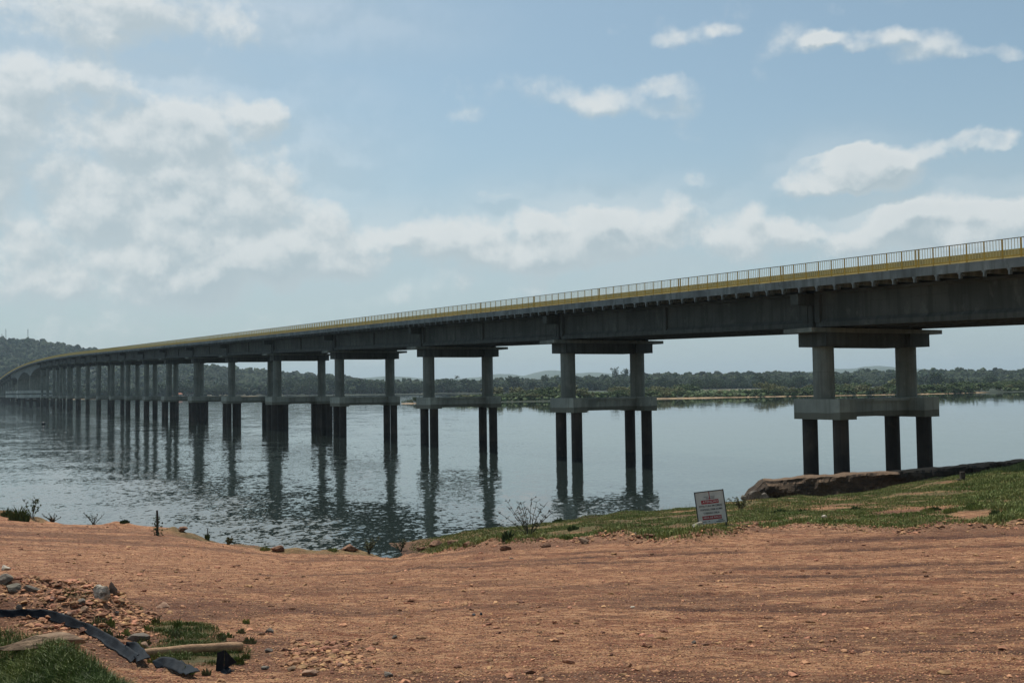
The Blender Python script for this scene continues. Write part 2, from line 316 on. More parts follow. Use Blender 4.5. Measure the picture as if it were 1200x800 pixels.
def build_bank():
    t=np.r_[-np.geomspace(4,.60,50),np.linspace(-.59,.59,760),np.geomspace(.60,4,50)]
    z=np.r_[np.linspace(-40,5,26),np.geomspace(5.3,95,560)]
    T,Z=np.meshgrid(t,z); X=T*np.maximum(Z,8); H=gh(X,Z); n1,n0=T.shape
    V=np.stack([X,Z,H],-1).reshape(-1,3); i=np.arange(n1-1)[:,None]*n0+np.arange(n0-1)[None]
    Fc=np.stack([i,i+1,i+n0+1,i+n0],-1).reshape(-1,4)
    g=grass_mask(X,Z); r=rubble_mask(X,Z)
    wet=sstep(.47,.57,fbm(X*.22+3,Z*.75,7,31))*.8*sstep(.35,.5,fbm(X*.05,Z*.12,3,32)+.05)
    for (yy,dep,wd,x0,x1,sl) in RUTS:
        yc=yy+sl*X+(fbm(X*.15,X*0,2,int(yy))-.5)*2.0
        wet=np.maximum(wet,np.exp(-((Z-yc)/(wd*1.3))**2)*sstep(x0,x0+3,X)*sstep(x1,x1-3,X)*np.clip(fbm(X*.35,Z*.5,3,4)*2.6-.6,0,1)*1.3)
    m,nt,b=newmat('red_dirt_bank'); k=N(nt); tc=k.n('ShaderNodeTexCoord').outputs['Object']
    A=lambda nm:k.n('ShaderNodeAttribute',attribute_name=nm).outputs['Fac']
    n1_=k.noise(k.mapping(tc,(.5,1.3,1)),1.5,10,.72); n2=k.noise(tc,5,6,.65); n3=k.noise(k.mapping(tc,(.7,1.2,1)),22,6,.78); n4=k.noise(k.mapping(tc,(.5,2.2,1)),2.8,10,.75)
    tan=srgb(176,120,83); red=srgb(128,75,51); pale=srgb(212,164,122); dk=srgb(74,46,34)
    col=k.mix(k.rng(n1_,.32,.68),tan,red); col=k.mix(k.math('MULTIPLY',k.rng(n2,.5,.75),.6),col,pale)
    col=k.mix(k.math('MULTIPLY',k.rng(n4,.51,.64),.65),col,dk)
    col=k.mix(k.math('MULTIPLY',k.rng(n3,.50,.60),.7),col,dk); n5=k.noise(tc,60,3,.7); col=k.mix(k.math('MULTIPLY',k.rng(n5,.50,.60),.75),col,pale)
    n6=k.noise(k.mapping(tc,(.5,1.3,1)),7,5,.7); col=k.mix(k.math('MULTIPLY',k.rng(n6,.52,.60),.6),col,pale); col=k.mix(k.math('MULTIPLY',k.rng(n6,.47,.40),.6),col,dk)
    n7=k.noise(k.mapping(tc,(.6,1.2,1)),1.3,8,.7); col=k.mix(k.math('MULTIPLY',k.rng(n7,.52,.60),.55),col,srgb(112,60,40))
    wetm=k.math('MULTIPLY',A('wet'),k.rng(n2,.25,.6,.5,1.0))
    col=k.mix(k.math('MULTIPLY',wetm,.85,clamp=True),col,srgb(84,54,41))
    vor=k.n('ShaderNodeTexVoronoi'); k.l(tc,vor.inputs['Vector']); vor.inputs['Scale'].default_value=26
    speck=k.math('MULTIPLY',k.rng(vor.outputs['Distance'],.20,.32,1,0),k.rng(k.noise(tc,1.7,3),.35,.65,.1,.8))
    sp=k.n('ShaderNodeSeparateColor'); k.l(vor.outputs['Color'],sp.inputs[0])
    col=k.mix(k.math('MULTIPLY',speck,.7),col,k.mix(k.rng(sp.outputs[0],.3,.7),srgb(214,184,156),srgb(74,54,44)))
    gcol=k.mix(k.rng(n2,.35,.65),(.07,.088,.026,1),(.12,.115,.045,1))
    col=k.mix(k.math('MULTIPLY',A('grassy'),k.rng(n2,.35,.6,.45,.85)),col,gcol)
    rc=k.mix(k.rng(n3,.4,.6),srgb(176,136,108),srgb(120,88,68)); col=k.mix(k.math('MULTIPLY',A('rubbly'),.5),col,rc)
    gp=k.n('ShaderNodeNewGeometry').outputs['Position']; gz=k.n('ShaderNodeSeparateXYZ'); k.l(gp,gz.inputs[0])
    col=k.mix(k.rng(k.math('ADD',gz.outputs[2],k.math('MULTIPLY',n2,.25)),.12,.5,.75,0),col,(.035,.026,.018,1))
    k.l(col,b.inputs['Base Color']); b.inputs['Roughness'].default_value=.92; b.inputs['Specular IOR Level'].default_value=.25
    hh=k.math('ADD',k.math('MULTIPLY',n3,.7),k.math('ADD',n2,k.math('MULTIPLY',speck,.4)))
    k.l(k.bump(hh,1.0,.07),b.inputs['Normal'])
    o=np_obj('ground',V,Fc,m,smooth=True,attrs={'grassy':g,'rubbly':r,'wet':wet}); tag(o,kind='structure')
build_bank()
# ------------------------------------------------------------------ earth ledge at the foot of the nearest pier
def build_ledge():
    pts=[(872,63.5,-7.2),(880,63,-6.35),(887,62.8,-6.05),(893,62.6,-5.72),(905,62.6,-5.74),(940,63,-5.60),(985,63.5,-5.52),(1040,64.5,-5.50),(1100,66,-5.42),(1150,67.5,-5.33),(1200,69,-5.22),(1280,72,-5.2),(1450,82,-5.2)]
    P=np.array([((p-600)/F*z,z,h+CAMH) for p,z,h in pts]); s=np.r_[0,np.cumsum(np.hypot(*(np.diff(P[:,:2],axis=0).T)))]
    u=np.arange(0,s[-1],.12); cx,cy,ch=[np.interp(u,s,P[:,i]) for i in range(3)]
    prof=[(-1.5,-1.0),(-1.0,-.3),(-.62,.0),(-.5,.2),(-.42,.36),(-.40,.5),(-.30,.64),(-.29,.8),(-.22,.93),(-.05,1.0),(.8,1.02),(1.6,.96),(2.1,.5),(2.6,-.6),(3.2,-1.6)]
    V=[];n=len(prof)
    for j,(dy,fh) in enumerate(prof):
        y=cy+dy+(fbm(u*.5,u*0+j*.35,4,40)-.5)*.9*(.3 if 9<=j<=10 else 1)+(np.abs(fbm(u*1.6,u*0+j*1.3,5,43)-.5)*-.8+.1)*(1 if j<9 else .2)
        base=-.1; z=base+(ch-base)*fh if fh>0 else base+fh
        z=z+(fbm(u*1.2,u*0+j*.8,5,41)-.5)*.30*(1 if j<9 else .7)
        V.append(np.stack([cx+ (fbm(u,u*0+j,2,42)-.5)*.1,y,z],-1))
    V=np.stack(V,0).reshape(-1,3); m_=len(u); i=np.arange(n-1)[:,None]*m_+np.arange(m_-1)[None]
    Fc=np.stack([i,i+1,i+m_+1,i+m_],-1).reshape(-1,4)
    m,nt,b=newmat('eroded_earth_ledge'); k=N(nt); tc=k.n('ShaderNodeTexCoord').outputs['Object']
    n1=k.noise(k.mapping(tc,(.5,.5,2.5)),1.6,7,.65); n2=k.noise(tc,7,6,.7)
    col=k.mix(k.rng(n1,.35,.65),srgb(104,84,64),srgb(60,48,38)); col=k.mix(k.math('MULTIPLY',k.rng(n2,.5,.7),.6),col,srgb(58,46,38))
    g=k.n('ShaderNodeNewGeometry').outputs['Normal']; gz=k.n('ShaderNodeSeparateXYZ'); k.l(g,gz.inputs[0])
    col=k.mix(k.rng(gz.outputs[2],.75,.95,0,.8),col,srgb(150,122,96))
    k.l(col,b.inputs['Base Color']); b.inputs['Roughness'].default_value=.95; k.l(k.bump(k.math('ADD',n1,n2),1,.30),b.inputs['Normal'])
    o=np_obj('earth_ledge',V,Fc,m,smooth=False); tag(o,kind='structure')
build_ledge()
# ------------------------------------------------------------------ water
def build_water():
    m,nt,b=newmat('river_water'); k=N(nt); tc=k.n('ShaderNodeTexCoord').outputs['Object']
    b.inputs['Base Color'].default_value=(.022,.032,.029,1); b.inputs['Roughness'].default_value=.02; b.inputs['IOR'].default_value=1.46
    sx=k.n('ShaderNodeSeparateXYZ'); k.l(tc,sx.inputs[0]); X=sx.outputs[0]; Y=sx.outputs[1]
    big=k.noise(k.mapping(tc,(.012,.03,1)),1,4,.55,.4)
    # breeze-ruffled water on the left, calmer water off the right bank
    side=k.rng(k.math('ADD',k.math('ADD',X,k.math('MULTIPLY',big,22)),k.math('MULTIPLY',Y,.06)),0,42,1,.04)
    gust=k.rng(big,.38,.62)
    st=k.math('ADD',k.math('MULTIPLY',side,.8),k.math('MULTIPLY',gust,.25))
    st=k.math('ADD',k.math('MULTIPLY',st,k.rng(Y,90,300,1,k.rng(X,-90,-10,1.15,.15))),.07)
    def cn(sc,s2,det):
        n=k.n('ShaderNodeTexNoise'); k.l(k.mapping(tc,sc),n.inputs['Vector']); n.inputs['Scale'].default_value=s2; n.inputs['Detail'].default_value=det; n.inputs['Roughness'].default_value=.6; n.inputs['Distortion'].default_value=.5
        return k.vmath('SUBTRACT',n.outputs['Color'],(.5,.5,.5))
    def scl(v,f):
        n=k.n('ShaderNodeVectorMath',operation='SCALE'); k.l(v,n.inputs[0]); k.val(n.inputs['Scale'],f); return n.outputs[0]
    sl=k.vmath('ADD',scl(cn((2.0,1.4,1),1.0,3),.105),k.vmath('ADD',scl(cn((4.6,3.4,1),1.0,2),.09),scl(cn((.2,.16,1),1.0,1),.05)))
    sl=scl(sl,st); sl=k.vmath('MULTIPLY',sl,(1,1,0)); nn=k.vmath('NORMALIZE',k.vmath('ADD',sl,(0,0,1)))
    k.l(nn,b.inputs['Normal'])
    # one big sheet; finer rows are not needed because the ripples are in the shader
    mb=MB(); xs=[-14000,-3000,-600,-150,150,600,3000,14000]; ys=[-60,38,300,900,3000,14000]
    for a in range(7):
        for c in range(5):
            mb.add([(xs[a],ys[c],0),(xs[a+1],ys[c],0),(xs[a+1],ys[c+1],0),(xs[a],ys[c+1],0)],[(0,1,2,3)])
    o=mb.build('water',m); tag(o,kind='structure')
build_water()
# ------------------------------------------------------------------ far land
def gi(px,xs,ys): return np.interp(px,xs,ys)
def shore1(px): return gi(px,[455,462,470,520,600,700,800,900,1050,1120,1160,1200,1300,1800],[5000,500,487,492,500,526,540,556,570,585,620,640,660,700])
def back1(px): return gi(px,[455,470,520,600,640,655,670],[490,500,520,640,820,1150,1700])
def shore2(px): return gi(px,[-1500,-400,-100,0,100,300,500,640,670,700,2000],[600,900,1050,1150,1250,1320,1300,1260,1230,1200,1200])
def skypx(px): return gi(px,[-1200,-400,-200,0,30,60,80,100,130,160,210,250,280,330,370,400,440,500,600,700,760,850,1000,1100,1200,1500,2200],
                            [40,66,74,64,64,60,56,52,47,42,35,30.5,27,22,18,15,12,11,12,13,15,15.5,14.5,15,14.5,15,18])
def ridge(px): return gi(px,[-1200,0,200,330,450,700,1200,2200],[2400,2500,2400,2200,1750,1600,1700,1700])
def far_h(X,Y):
    px=600+F*X/Y; n=fbm(X*.004,Y*.004,4,50)-.5
    s1=shore1(px)+(fbm(X*.02,Y*0,3,51)-.5)*16; b1=back1(px)
    isl=np.where((px>455)&(Y>s1)&((Y<b1)|(px>670)),np.minimum(1.6,(Y-s1)*.05+.1),-2)
    isl=np.where((px<=670)&(Y>b1-15)&(px>455),np.minimum(isl,(b1-Y)*.05),isl)
    s2=shore2(px)+(fbm(X*.01,Y*0,3,52)-.5)*30; zr=ridge(px); top=CAMH+skypx(px)*zr/F-11.5
    u=np.clip((Y-s2)/(zr-s2),0,1.0)
    rise=np.minimum((Y-s2)*.02,2.2)+sstep(.12,1.0,u)*(top-2.2)*1.0
    past=np.clip((Y-zr)/1500,0,1); rise=rise*(1-.6*past)
    rise=rise+np.where(Y>s2,n*top*.35*np.sin(np.pi*np.clip(u,0,1)),0)
    return np.maximum(isl,np.where(Y>s2,rise,-2.5))
def build_far():
    px=np.linspace(-900,2000,560); z=np.r_[np.geomspace(430,1400,240),np.geomspace(1410,4200,110)]
    PX,Z=np.meshgrid(px,z); X=(PX-600)/F*Z; H=far_h(X,Z); n1,n0=PX.shape
    V=np.stack([X,Z,H],-1).reshape(-1,3); i=np.arange(n1-1)[:,None]*n0+np.arange(n0-1)[None]
    Fc=np.stack([i,i+1,i+n0+1,i+n0],-1).reshape(-1,4)
    sand=np.clip(np.where(H<.45,1,0)*(fbm(X*.012,Z*.004,3,63)>.57)+np.exp(-(((PX-870)/60)**2+((Z-930)/120)**2))*1.3*(fbm(X*.02,Z*.02,3,60)>.42)+np.exp(-(((PX-1130)/25)**2+((Z-900)/100)**2))
                 +np.exp(-(((PX-300)/40)**2+((Z-1480)/60)**2))*1.0+np.exp(-(((PX-215)/30)**2+((Z-1400)/50)**2))*.8,0,1)
    m,nt,b=newmat('far_land'); k=N(nt); tc=k.n('ShaderNodeTexCoord').outputs['Object']
    n=k.noise(tc,.02,5,.6); n2=k.noise(tc,.15,4,.6)
    col=k.mix(k.rng(n,.4,.6),(.016,.028,.013,1),(.028,.038,.017,1)); s=k.mix(k.rng(n2,.4,.6),srgb(168,142,108),srgb(130,108,80))
    A=k.n('ShaderNodeAttribute',attribute_name='sand').outputs['Fac']; col=k.mix(A,col,s); k.l(col,b.inputs['Base Color']); b.inputs['Roughness'].default_value=.95
    o=np_obj('far_bank_terrain',V,Fc,m,smooth=True,attrs={'sand':sand}); tag(o,kind='structure')
    # pale blue hills on the horizon
    px=np.linspace(-1200,2400,700); z=np.linspace(6500,9000,14); PX,Z=np.meshgrid(px,z); X=(PX-600)/F*Z
    pk=gi(px,[-1200,0,300,420,455,480,500,560,580,600,612,628,640,652,668,690,712,740,900,950,965,985,1003,1012,1026,1042,1060,1090,1130,1300,1600,2400],
             [10,9,9,11,14,12,9,11,14.5,14.5,12,15.5,17.5,17,14,15,14,10,9,12,15,14,14.5,17,18,16.5,14.5,13,9,9,15,12])+2.2+(fbm(px*.05,px*0,4,61)-.5)*1.6
    H=CAMH+(pk[None]*8000/F)*np.sin(np.pi*np.clip((Z-6500)/2500,0,1))**.8+ (fbm(X*.003,Z*.003,4,62)-.5)*10-8
    H[0]=-3;H[-1]=-3; n1,n0=PX.shape; V=np.stack([X,Z,H],-1).reshape(-1,3); i=np.arange(n1-1)[:,None]*n0+np.arange(n0-1)[None]
    o=np_obj('distant_hills',V,np.stack([i,i+1,i+n0+1,i+n0],-1).reshape(-1,4),mat_simple('distant_wooded_hills',(.04,.06,.03,1),(.07,.085,.04,1),.006,.95,0),smooth=True); tag(o,kind='structure')
build_far()
# ------------------------------------------------------------------ trees
def crown_mesh(rs,w,h,z0,n,leaf,lobes=7,open_=.0,squash=1.0):
    """leaf clumps spread through several uneven lobes; returns V,F"""
    cs=[];rr=[]
    lob=[(rs.uniform(-.5,.5)*w,rs.uniform(-.5,.5)*w,z0+h*rs.uniform(.25,.8),rs.uniform(.22,.42)) for _ in range(lobes)]+[(0,0,z0+h*.55,.42)]
    for i in range(n):
        l=lob[rs.randint(len(lob))]; d=rs.normal(size=3); d/=np.linalg.norm(d); r=rs.rand()**.35
        cs.append((l[0]+d[0]*r*l[3]*w,l[1]+d[1]*r*l[3]*w,max(z0*.9,l[2]+d[2]*r*l[3]*h*squash))); rr.append(leaf*rs.uniform(.5,1.3))
    cs=np.array(cs); rr=np.array(rr); sc=np.stack([rr,rr*rs.uniform(.6,1.2,n),rr*rs.uniform(.5,.9,n)],-1)
    return blobs(cs,sc,ICO0,.45,rs)
def make_tree(name,loc,seed,w,h,trunk_h,leafmat,n=260,leaf=.8,lobes=7,label='',cat='tree',group=None,trunks=1):
    rs=np.random.RandomState(seed); root=empty(name,loc)
    mb=MB()
    for q in range(trunks):
        ox=rs.uniform(-.1,.1)*w*(trunks>1); lean=rs.uniform(-.08,.08,2)*h; tw=max(.08,h*.028)
        base=[(ox,0,-.6),(ox+lean[0]*.4,lean[1]*.4,trunk_h),(ox+lean[0],lean[1],h*.8)]; mb.tube(base,[tw,tw*.7,tw*.2],6)
        for _ in range(5):
            a=rs.uniform(0,6.28); l=w*.38; zz=trunk_h*rs.uniform(.8,1.2)
            mb.tube([(ox+lean[0]*.4,lean[1]*.4,zz),(ox+math.cos(a)*l*.5,math.sin(a)*l*.5,zz+h*.2),(ox+math.cos(a)*l,math.sin(a)*l,zz+h*.38)],[tw*.45,tw*.28,tw*.1],4)
    mb.build('trunk',M['bark'],root)
    V,Fc=crown_mesh(rs,w,h-trunk_h*.8,trunk_h*.8,n,leaf,lobes); np_obj('crown',V,Fc,leafmat,root)
    tag(root,label,cat,group); return root
GAPS=[(-9999,90,'at the far left end of the bridge'),(90,202,'among the crowded far piers'),(202,234,'just left of the seventh pier'),(234,272,'between sixth and seventh pier'),
 (272,326,'between fifth and sixth pier'),(326,398,'between fourth and fifth pier'),(398,503,'between third and fourth pier'),
 (503,666,'between second and third pier'),(666,965,'between nearest and second pier'),(965,1062,'between columns of the nearest pier'),(1062,9999,'to the right of the nearest pier')]
def gap(px):
    for a,b,t in GAPS:
        if a<=px<b: return t
def landz(x,y): return float(far_h(np.array([float(x)]),np.array([float(y)]))[0])
def scatter_trees():
    rs=np.random.RandomState(5)
    protos={'s':[],'t':[],'o':[]}
    for i in range(5): protos['t'].append(make_tree('tree',(0,-5000,0),100+i,rs.uniform(11,17),rs.uniform(11,15),2.6,M['leafdark'],330,.95,8))
    for i in range(5): protos['s'].append(make_tree('shrub',(0,-5000,0),200+i,rs.uniform(6,9),rs.uniform(3.2,4.6),.5,M['leafmid'],230,.42,7,cat='shrub',trunks=3))
    for i in range(3): protos['o'].append(make_tree('shrub',(0,-5000,0),300+i,rs.uniform(7,9),rs.uniform(4,5.2),.8,M['leafolive'],240,.40,7,cat='shrub',trunks=3))
    used=set()
    def place(kind,px,Y,sc,label,cat,group):
        p=protos[kind][rs.randint(len(protos[kind]))]
        o=p if p.name not in used else copy_tree(p)
        used.add(p.name); x=(px-600)/F*Y; o.location=(x,Y,landz(x,Y)-.1); s=sc*rs.uniform(.8,1.2); o.scale=(s*rs.uniform(.9,1.15),s,s*rs.uniform(.85,1.15)); o.rotation_euler=(0,0,rs.uniform(0,6.28)); tag(o,label,cat,group); return o
    # shrub belt along the shore of the low point of land
    px=476
    while px<1250:
        if not (1148<px<1166):
            Y=float(shore1(px))+rs.uniform(9,16); 
            olive=rs.rand()<.22
            sc=np.interp(px,[470,520,600,760,815,870,930,1000,1100,1180,1250],[.55,.6,.8,.9,.62,.62,.95,1.25,1.1,.8,.7])
            place('o' if olive else 's',px,Y,float(sc),('olive bush' if olive else 'dark green bush')+' on the low shore '+gap(px),'bush','bushes along the far low shore')
        px+=rs.uniform(7,12)
    for _ in range(75):
        px=rs.uniform(500,1230); Y=float(shore1(px))+rs.uniform(20,170)
        if px<660 and Y>float(back1(px))-25 or 815<px<925: continue
        place('o' if rs.rand()<.35 else 's',px,Y,rs.uniform(.9,1.4),'bush behind the shore belt '+gap(px),'bush','bushes behind the far low shore')
    # wooded river bank farther off
    px=-60
    while px<720:
        Y=float(shore2(px))+rs.uniform(14,60); 
        if not (205<px<222 and rs.rand()<.7) and not (292<px<310 and rs.rand()<.8):
            place('t',px,Y,rs.uniform(.7,1.15),'dark bank tree '+gap(px),'tree','trees along the far river bank')
        px+=rs.uniform(6,11)
    for _ in range(90):
        px=rs.uniform(660,1240); Y=rs.uniform(1020,1350)
        place('t',px,Y,rs.uniform(.55,.9),'inland tree behind the low shore '+gap(px),'tree','trees inland of the far low shore')
    # distinct trees the eye picks out
    def special(name,px,top,Y,w,mat,label,seed,th=.3,n=420,leaf=.7,cat='tree',lobes=8):
        x=(px-600)/F*Y; z=landz(x,Y); H=at(px,top,Y).z-z
        make_tree(name,(x,Y,z-.2),seed,w/F*Y,H,H*th,mat,n,leaf,lobes,label,cat)
    special('tree',640,437,1330,10,M['leafdark'],'dark rounded tree just left of the left column of the second pier',401)
    special('tree',720,430,1500,9,M['leafdark'],"tall narrow tree above the wood between the second pier's columns, left one",402,.35,260)
    special('tree',732,431.5,1520,9,M['leafdark'],"tall narrow tree above the wood between the second pier's columns, right one",403,.35,260)
    special('tree',1012,430.5,1650,12,M['leafdark'],"large spreading tree above the skyline between the nearest pier's columns",404,.3,420,1.0)
    special('tree',1126,430.5,1700,12,M['leafdark'],'broad tree topping the skyline to the right of the nearest pier',405,.2,400,1.1)
    special('tree',362,441,1290,25,M['leafdark'],"large dark domed tree left of the fifth pier's right column",406,.15,600,1.0,lobes=10)
    special('tree',336,443,1330,15,M['leafdark'],"small dark domed tree right of the fifth pier's left column",407,.15,400,.9)
    special('tree',390,440,1290,13,M['leafdark'],'dark tree partly behind the left column of the fourth pier',408,.2,400,.9)
    special('tree',215,445,1300,14,M['leafdark'],'dark domed tree left of the seventh pier',409,.2,400,.9)
    special('tree',783,453,560,26,M['leafolive'],'wide olive tree with flat crown on low shore right of second pier',410,.3,500,.4)
    special('tree',901,448,575,25,M['leafolive'],'large olive rounded tree on the low shore left of the nearest pier',411,.2,620,.42,lobes=10)
    special('tree',1050,447,620,22,M['leafmid'],"tall green tree on the low shore behind nearest pier's right column",412,.2,600,.45,lobes=10)
    special('tree',727,452,590,22,M['leafolive'],"wide pale green tree on the low shore behind second pier's right column",413,.25,500,.42)
    # a palm above the treeline between third pier columns
    Y=1420; x=(535-600)/F*Y; z=landz(x,Y); root=empty('palm_tree',(x,Y,z)); H=at(535,441,Y).z-z
    mb=MB(); mb.tube([(0,0,-.5),(.2,0,H*.5),(0,0,H)],[.35,.28,.22],7); mb.build('trunk',M['bark'],root)
    mb=MB(); rs2=np.random.RandomState(1)
    for q in range(26):
        a=q*2.4; up=rs2.uniform(-.35,.9); L=rs2.uniform(3.2,4.4)
        for s_ in range(6):
            r0=L*s_/6; r1=L*(s_+1)/6; z0=H+up*r0-.12*r0*r0; z1=H+up*r1-.12*r1*r1; wdt=.42*math.sin(math.pi*(s_+.7)/7)
            c,sn=math.cos(a),math.sin(a)
            mb.add([(c*r0-sn*wdt,sn*r0+c*wdt,z0-.15),(c*r0+sn*wdt,sn*r0-c*wdt,z0-.15),(c*r1+sn*wdt,sn*r1-c*wdt,z1-.15),(c*r1-sn*wdt,sn*r1+c*wdt,z1-.15),(c*r0,sn*r0,z0),(c*r1,sn*r1,z1)],[(0,4,5,3),(4,1,2,5)])
    mb.build('frond_crown',M['leafdark'],root); tag(root,"palm with round tuft rising above the treeline between the third pier's columns",'palm')
    # the wooded hills behind: one mass
    cs=[];sc=[]
    n=32000; px=np.where(rs.rand(n)<.45,rs.uniform(-380,450,n),rs.uniform(300,1290,n)); u=rs.rand(n)**.8
    zr=ridge(px); s2=shore2(px)+40; Y=s2+(zr*1.04-s2)*u; X=(px-600)/F*Y; H=far_h(X,Y)
    op=fbm(X*.006,Y*.006,4,70); keep=(H>1.0)&((op<.66)|(px<440)|(rs.rand(n)<.4))
    X,Y,H=X[keep],Y[keep],H[keep]; r=rs.uniform(1.8,4.2,len(X))*np.where(px[keep]<420,1.35,1)*np.where(rs.rand(len(X))<.06,1.6,1)
    q=[];qs=[]
    for k_ in range(3):
        q.append(np.stack([X+rs.normal(0,1.5,len(X)),Y+rs.normal(0,1.5,len(X)),H+r*.9+rs.uniform(-1,1.6,len(X))],-1)); qs.append(np.stack([r*.75,r*.75,r*rs.uniform(.6,.95,len(X))],-1))
    V,Fc=blobs(np.concatenate(q),np.concatenate(qs),ICO0,.35,rs)
    o=np_obj('forest',V,Fc,mat_simple('wooded_hill_foliage',(.014,.028,.013,1),(.048,.062,.027,1),.006,.85,0,isl=.6,spec=.15)); tag(o,'mixed green wood covering the hills behind the far river bank','forest',kind='stuff')
    # wood on the ridge line of the right bank: bushes mass between field and hills
scatter_trees()
# low reeds/ground scrub along low shore: stuff
def scrub():
    rs=np.random.RandomState(8); n=5200; px=rs.uniform(474,1260,n); Y=shore1(px)+5+rs.rand(n)**1.4*150; ok=(px>665)|(Y<back1(px)-8)
    ok&=~((px>1140)&(px<1175)&(Y<720)); px,Y=px[ok],Y[ok]; X=(px-600)/F*Y; H=far_h(X,Y); ok=H>.25; X,Y,H=X[ok],Y[ok],H[ok]
    r=rs.uniform(.5,1.35,len(X)); V,Fc=blobs(np.stack([X,Y,H+r*.5],-1),np.stack([r*1.2,r*1.2,r],-1),ICO0,.4,rs)
    tag(np_obj('scrub',V,Fc,M['leafmid']),'low green scrub covering the flat point of land across the water','scrub',kind='stuff')
scrub()
# ------------------------------------------------------------------ houses, masts, buoy far off
def house(px,py,Y,w,d,h,rz,label):
    x=(px-600)/F*Y; z=landz(x,Y); root=empty('house',(x,Y,z),rz)
    mb=MB(); mb.box(-w/2,w/2,-d/2,d/2,-1,h); mb.build('wall',M['housewall'],root)
    mb=MB(); e=.5; mb.add([(-w/2-e,-d/2-e,h),(w/2+e,-d/2-e,h),(w/2+e,d/2+e,h),(-w/2-e,d/2+e,h),(-w/2-e,0,h+1.8),(w/2+e,0,h+1.8)],[(0,1,5,4),(2,3,4,5),(0,4,3),(1,2,5),(0,3,2,1)]); mb.build('roof',M['tile'],root)
    for q in (-.3,.3):
        mb=MB(); mb.box(w*q-.7,w*q+.7,-d/2-.06,-d/2+.05,.9,2.1); mb.build('window',M['openings'],root)
    mb=MB(); mb.box(-.5,.5,-d/2-.06,-d/2+.05,0,2.1); mb.build('door',M['oldwood'],root)
    tag(root,label,'house')
house(209,458,1330,9,7,3.2,.2,'small pale orange-roofed house left of the seventh pier, left one of two')
house(222,457,1345,11,7,3.4,-.1,'small pale orange-roofed house left of the seventh pier, right one of two')
house(299,451,1560,12,8,3.4,.15,'pale house with orange roof in a clearing between the fifth and sixth piers')
house(796,441,1560,9,7,3.4,.0,'lone pale house on the wooded slope right of the second pier')
house(147,449,1700,9,7,3.2,.1,'pale house among trees behind the crowded far piers')
def mast(px,base,top,Y,w,label):
    x=(px-600)/F*Y; z=landz(x,Y); root=empty('antenna_mast',(x,Y,z)); H=at(px,top,Y).z-z; mb=MB(); a=w
    L=[(-a,-a),(a,-a),(a,a),(-a,a)]
    for cx,cy in L: mb.tube([(cx,cy,-1),(cx*.35,cy*.35,H)],[.16,.1],4)
    k=12
    for i in range(k):
        f0=1-.65*i/k; f1=1-.65*(i+1)/k
        for j in range(4):
            p=L[j]; q=L[(j+1)%4]; mb.tube([(p[0]*f0,p[1]*f0,H*i/k),(q[0]*f1,q[1]*f1,H*(i+1)/k)],.09,3)
    mb.build('lattice',M['steel'],root)
    mb=MB(); mb.cyl(0,0,H*.97,H*1.06,.12,n=6); mb.cyl(.6,0,H*.82,H*.88,.5,n=10); mb.build('antenna',M['steel'],root)
    tag(root,label,'mast')
mast(6,397,385.5,2480,1.6,'lattice radio mast on the hilltop, second from the left edge')
mast(32,397,385.5,2480,1.6,'lattice radio mast standing alone on the hilltop, rightmost of the masts')
mast(1.5,397,391,2480,1.2,'short thin radio mast on the hilltop at the left edge of the view')
p=at_h(51,497,0); root=empty('buoy',p); mb=MB(); 
v,f=ICO2; np_obj('float_ball',v*np.array([.42,.42,.36])+np.array([0,0,.15]),f,M['dark'],root,smooth=True); mb.tube([(0,0,.4),(0,0,.7)],.05,6); mb.build('mooring_eye',M['dark'],root); tag(root,'small dark buoy floating alone on the river left of the bridge','buoy')
# ------------------------------------------------------------------ bridge (local frame: x across, y along, z height above water)
TH=.5032; D0=55.0; S1=54.5; W=8.34
def prof_s(s):
    if s<450: return 7.06+.0215*(s-54.5)
    a=7.06+.0215*(450-54.5)
    if s<700: u=s-450; return a+.0215*u-.5*8.6e-5*u*u
    a=a+.0215*250-.5*8.6e-5*250**2
    if s<970: u=s-700; return a-.5*1.1e-4*u*u
    a=a-.5*1.1e-4*270**2; return a-.0297*(s-970)
def DZ(y): return prof_s(y+S1)+CAMH              # slab top at local y
ex,ey=math.cos(TH),math.sin(TH)
bx,by=D0*ex-S1*ey, D0*ey+S1*ex
br=empty('road_bridge',(bx,by,0),TH); tag(br,'long grey concrete road bridge on paired columns with a golden yellow railing, crossing the river','bridge')
piers=[0-40.5*1.0+0] ; 
pier_y=[-68.0,-34.0,0.0]+[34.05+33.3*i for i in range(18)]      # local y; last regular pier near s=654
MAINY=[730-S1,840-S1]; y_end1=pier_y[-1]; y_start2=915-S1
pier_y2=[y_start2+33.3*i for i in range(10)]
Y0=-100.0; Y1=pier_y2[-1]+30
SB=.53; GB=3.16          # slab thickness at the edge, girder soffit below slab top
EL=-3.3; ER=W+3.3
